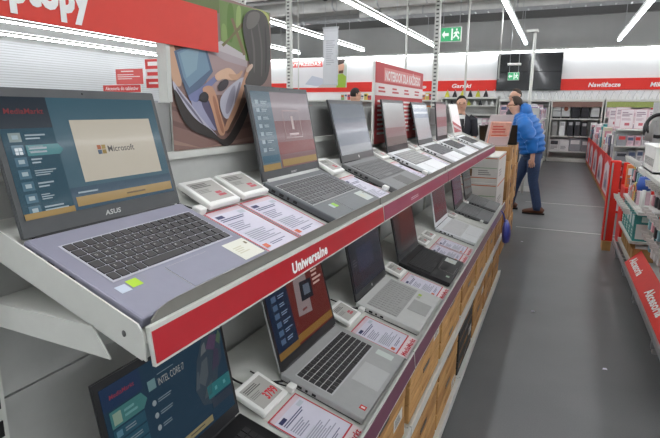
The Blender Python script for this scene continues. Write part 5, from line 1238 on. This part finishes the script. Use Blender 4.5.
j.loft([q3(-.265, 7.84, .93), q3(-.265, 7.84, .86), q3(-.265, 7.84, .80), q3(-.27, 7.84, .75)], [(.165, .125), (.175, .135), (.17, .13), (.12, .1)], JEAN, 18, up=(1, 0, 0))
j.loft([q3(-.24, 7.76, .86), q3(-.25, 7.755, .66), q3(-.255, 7.75, .48), q3(-.225, 7.755, .30), q3(-.2, 7.76, .12), q3(-.205, 7.76, .06)], [.1, .086, .068, .064, .06, .064], JEAN, 16)
j.loft([q3(-.30, 7.93, .86), q3(-.39, 7.96, .66), q3(-.47, 7.98, .48), q3(-.535, 8.02, .3), q3(-.58, 8.05, .12), q3(-.585, 8.05, .06)], [.1, .086, .068, .064, .06, .064], JEAN, 16)
j.build('jeans', t)
SHOE = M('brown_leather', (96, 60, 42), .5, noise=.1)
def shoe(x, y):
    b_ = MB(); b_.loft([q3(x+.09, y, .045), q3(x+.05, y, .06), q3(x-.02, y, .058), q3(x-.1, y, .045), q3(x-.17, y, .035), q3(x-.2, y, .03)], [(.03, .03), (.044, .052), (.046, .05), (.05, .038), (.042, .03), (.015, .018)], SHOE, 14)
    b_.prism([(p_[0]-mx_+.03, p_[1]-my_) for p_ in ((x+.1, y-.035), (x+.1, y+.035), (x-.1, y+.052), (x-.2, y+.03), (x-.2, y-.03), (x-.1, y-.052))], 'z', .0, .02, SLOT)
    b_.build('shoe', t)
shoe(-.20, 7.76); shoe(-.58, 8.05)
# --- second man behind
def upright_person(x, y, fwd, h, label, coat, hair, trousers, collar=None, bun=False):
    t = empty('person', (x, y, 0), label, 'person'); k = h/1.75
    f = Vector((fwd[0], fwd[1], 0)).normalized(); s_ = Vector((-f.y, f.x, 0))
    def w(a, b_, z_): p = f*(a*k)+s_*(b_*k); return (p.x, p.y, z_*k)
    hc = w(.03, 0, 1.63)
    ch = [[(w(0, 0, .95), .12*k), (w(.0, 0, 1.12), .11*k), (w(.0, 0, 1.30), .13*k), (w(-.0, 0, 1.41), .07*k), (w(.01, 0, 1.50), .05*k), (w(.03, 0, 1.575), .085*k), (w(.02, 0, 1.65), .11*k), (w(.01, 0, 1.725), .075*k)],
          [5, (w(.07, 0, 1.545), .04*k)], [6, (w(.095, 0, 1.62), .02*k), (w(.122, 0, 1.60), .013*k)]]
    for sg in (1, -1):
        ch.append([0, (w(0, .09*sg, .9), .09*k), (w(.01, .1*sg, .5), .06*k), (w(-.01, .1*sg, .09), .04*k), (w(.02, .1*sg, .045), .038*k), (w(.13, .11*sg, .035), .03*k)])
    n0 = 11+10; base = []
    for sg in (1, -1):
        hp = w(.16, .2*sg, .98)
        ch.append([3, (w(0, .17*sg, 1.365), .05*k), (w(-.02, .23*sg, 1.14), .045*k), (w(.10, .21*sg, 1.0), .033*k), (hp, (.034*k, .02*k))])
        base.append((n0+3, hp, sg)); n0 += 4
    for i_, hp, sg in base: ch += hand(hp, tuple(f-Vector((0, 0, .3))), tuple(s_*-sg), (0, 0, -1), i_)
    skin_body('body', ch, SKIN, t)
    head_parts(t, hc, fwd, hair, bun=bun)
    j = MB()
    j.loft([w(0, 0, .84), w(0, 0, 1.0), w(0, 0, 1.15), w(0, 0, 1.32), w(0, 0, 1.42), w(.005, 0, 1.48)], [(.17*k, .13*k), (.165*k, .13*k), (.165*k, .13*k), (.19*k, .14*k), (.15*k, .11*k), (.075*k, .07*k)], coat, 18, up=tuple(f))
    for sg in (1, -1):
        j.loft([w(0, .13*sg, 1.42), w(0, .19*sg, 1.38), w(-.02, .235*sg, 1.14), w(.09, .21*sg, 1.0)], [.06*k, .078*k, .062*k, .048*k], coat, 12)
    j.build('jacket', t)
    if collar:
        c_ = MB(); c_.prism([(-.05*k, 1.2*k), (.05*k, 1.2*k), (.06*k, 1.46*k), (-.06*k, 1.46*k)], 'x', .13*k, .146*k, collar)
        a = math.atan2(f.y, f.x); c_.v = [(v[0]*math.cos(a)-v[1]*math.sin(a), v[0]*math.sin(a)+v[1]*math.cos(a), v[2]) for v in c_.v]; c_.build('blouse', t)
    j = MB()
    j.loft([w(0, 0, .98), w(0, 0, .9), w(0, 0, .8)], [(.15*k, .115*k), (.16*k, .125*k), (.13*k, .11*k)], trousers, 16, up=tuple(f))
    for sg in (1, -1): j.loft([w(0, .085*sg, .88), w(.01, .1*sg, .5), w(-.01, .1*sg, .06)], [.1*k, .075*k, .065*k], trousers, 14)
    j.build('trousers', t)
    for sg in (1, -1):
        b_ = MB(); b_.loft([w(-.06, .1*sg, .04), w(0, .1*sg, .055), w(.1, .11*sg, .04), w(.18, .11*sg, .03)], [.03, .045, .04, .022], BLACK_PLASTIC, 12); b_.build('shoe', t)
    return t
DARKC = M('dark_cloth', (46, 46, 52), .8, noise=.1); NAVYC = M('navy_trousers', (38, 42, 56), .8, noise=.1)
upright_person(-.665, 9.0, (-.9, -.4), 1.80, 'man in dark clothes standing behind the man in blue, only his head showing', DARKC, HAIRB, NAVYC)
upright_person(-1.37, 8.0, (.25, -1), 1.66, 'woman with dark tied hair in a dark jacket and white blouse behind the counter', DARKC, HAIRK, NAVYC, WHITE_PLASTIC, True)
upright_person(-3.09, 8.0, (.3, 1), 1.80, 'person with black hair seen from behind above the mid grey laptop', DARKC, HAIRK, NAVYC)

# ================================================================== LIGHT, CAMERA
wd = bpy.data.worlds.new('world'); SC.world = wd; wd.use_nodes = True
wd.node_tree.nodes['Background'].inputs['Color'].default_value = (.8, .84, .88, 1); wd.node_tree.nodes['Background'].inputs['Strength'].default_value = .25
cam = bpy.data.cameras.new('camera'); co = bpy.data.objects.new('camera', cam); COL.objects.link(co)
cam.sensor_fit = 'HORIZONTAL'; cam.sensor_width = 36; cam.lens = 510/660*36; cam.clip_start = .02
CAMX = Vector((0.914886, 0.403655, 0.006825)); CAMU = Vector((-0.090921, 0.189543, 0.977654)); CAMF = Vector((-0.393342, 0.895062, -0.210111))
m = Matrix((( CAMX.x, CAMU.x, -CAMF.x, 0), (CAMX.y, CAMU.y, -CAMF.y, 0), (CAMX.z, CAMU.z, -CAMF.z, 1.45), (0, 0, 0, 1)))
co.matrix_world = m
SC.camera = co
SC.view_settings.view_transform = 'Standard'; SC.view_settings.look = 'None'; SC.view_settings.exposure = 0.1; SC.view_settings.gamma = 1; SC.view_settings.use_curve_mapping = False
SC.cycles.max_bounces = 8; SC.cycles.diffuse_bounces = 4; SC.cycles.glossy_bounces = 3; SC.cycles.sample_clamp_indirect = 6
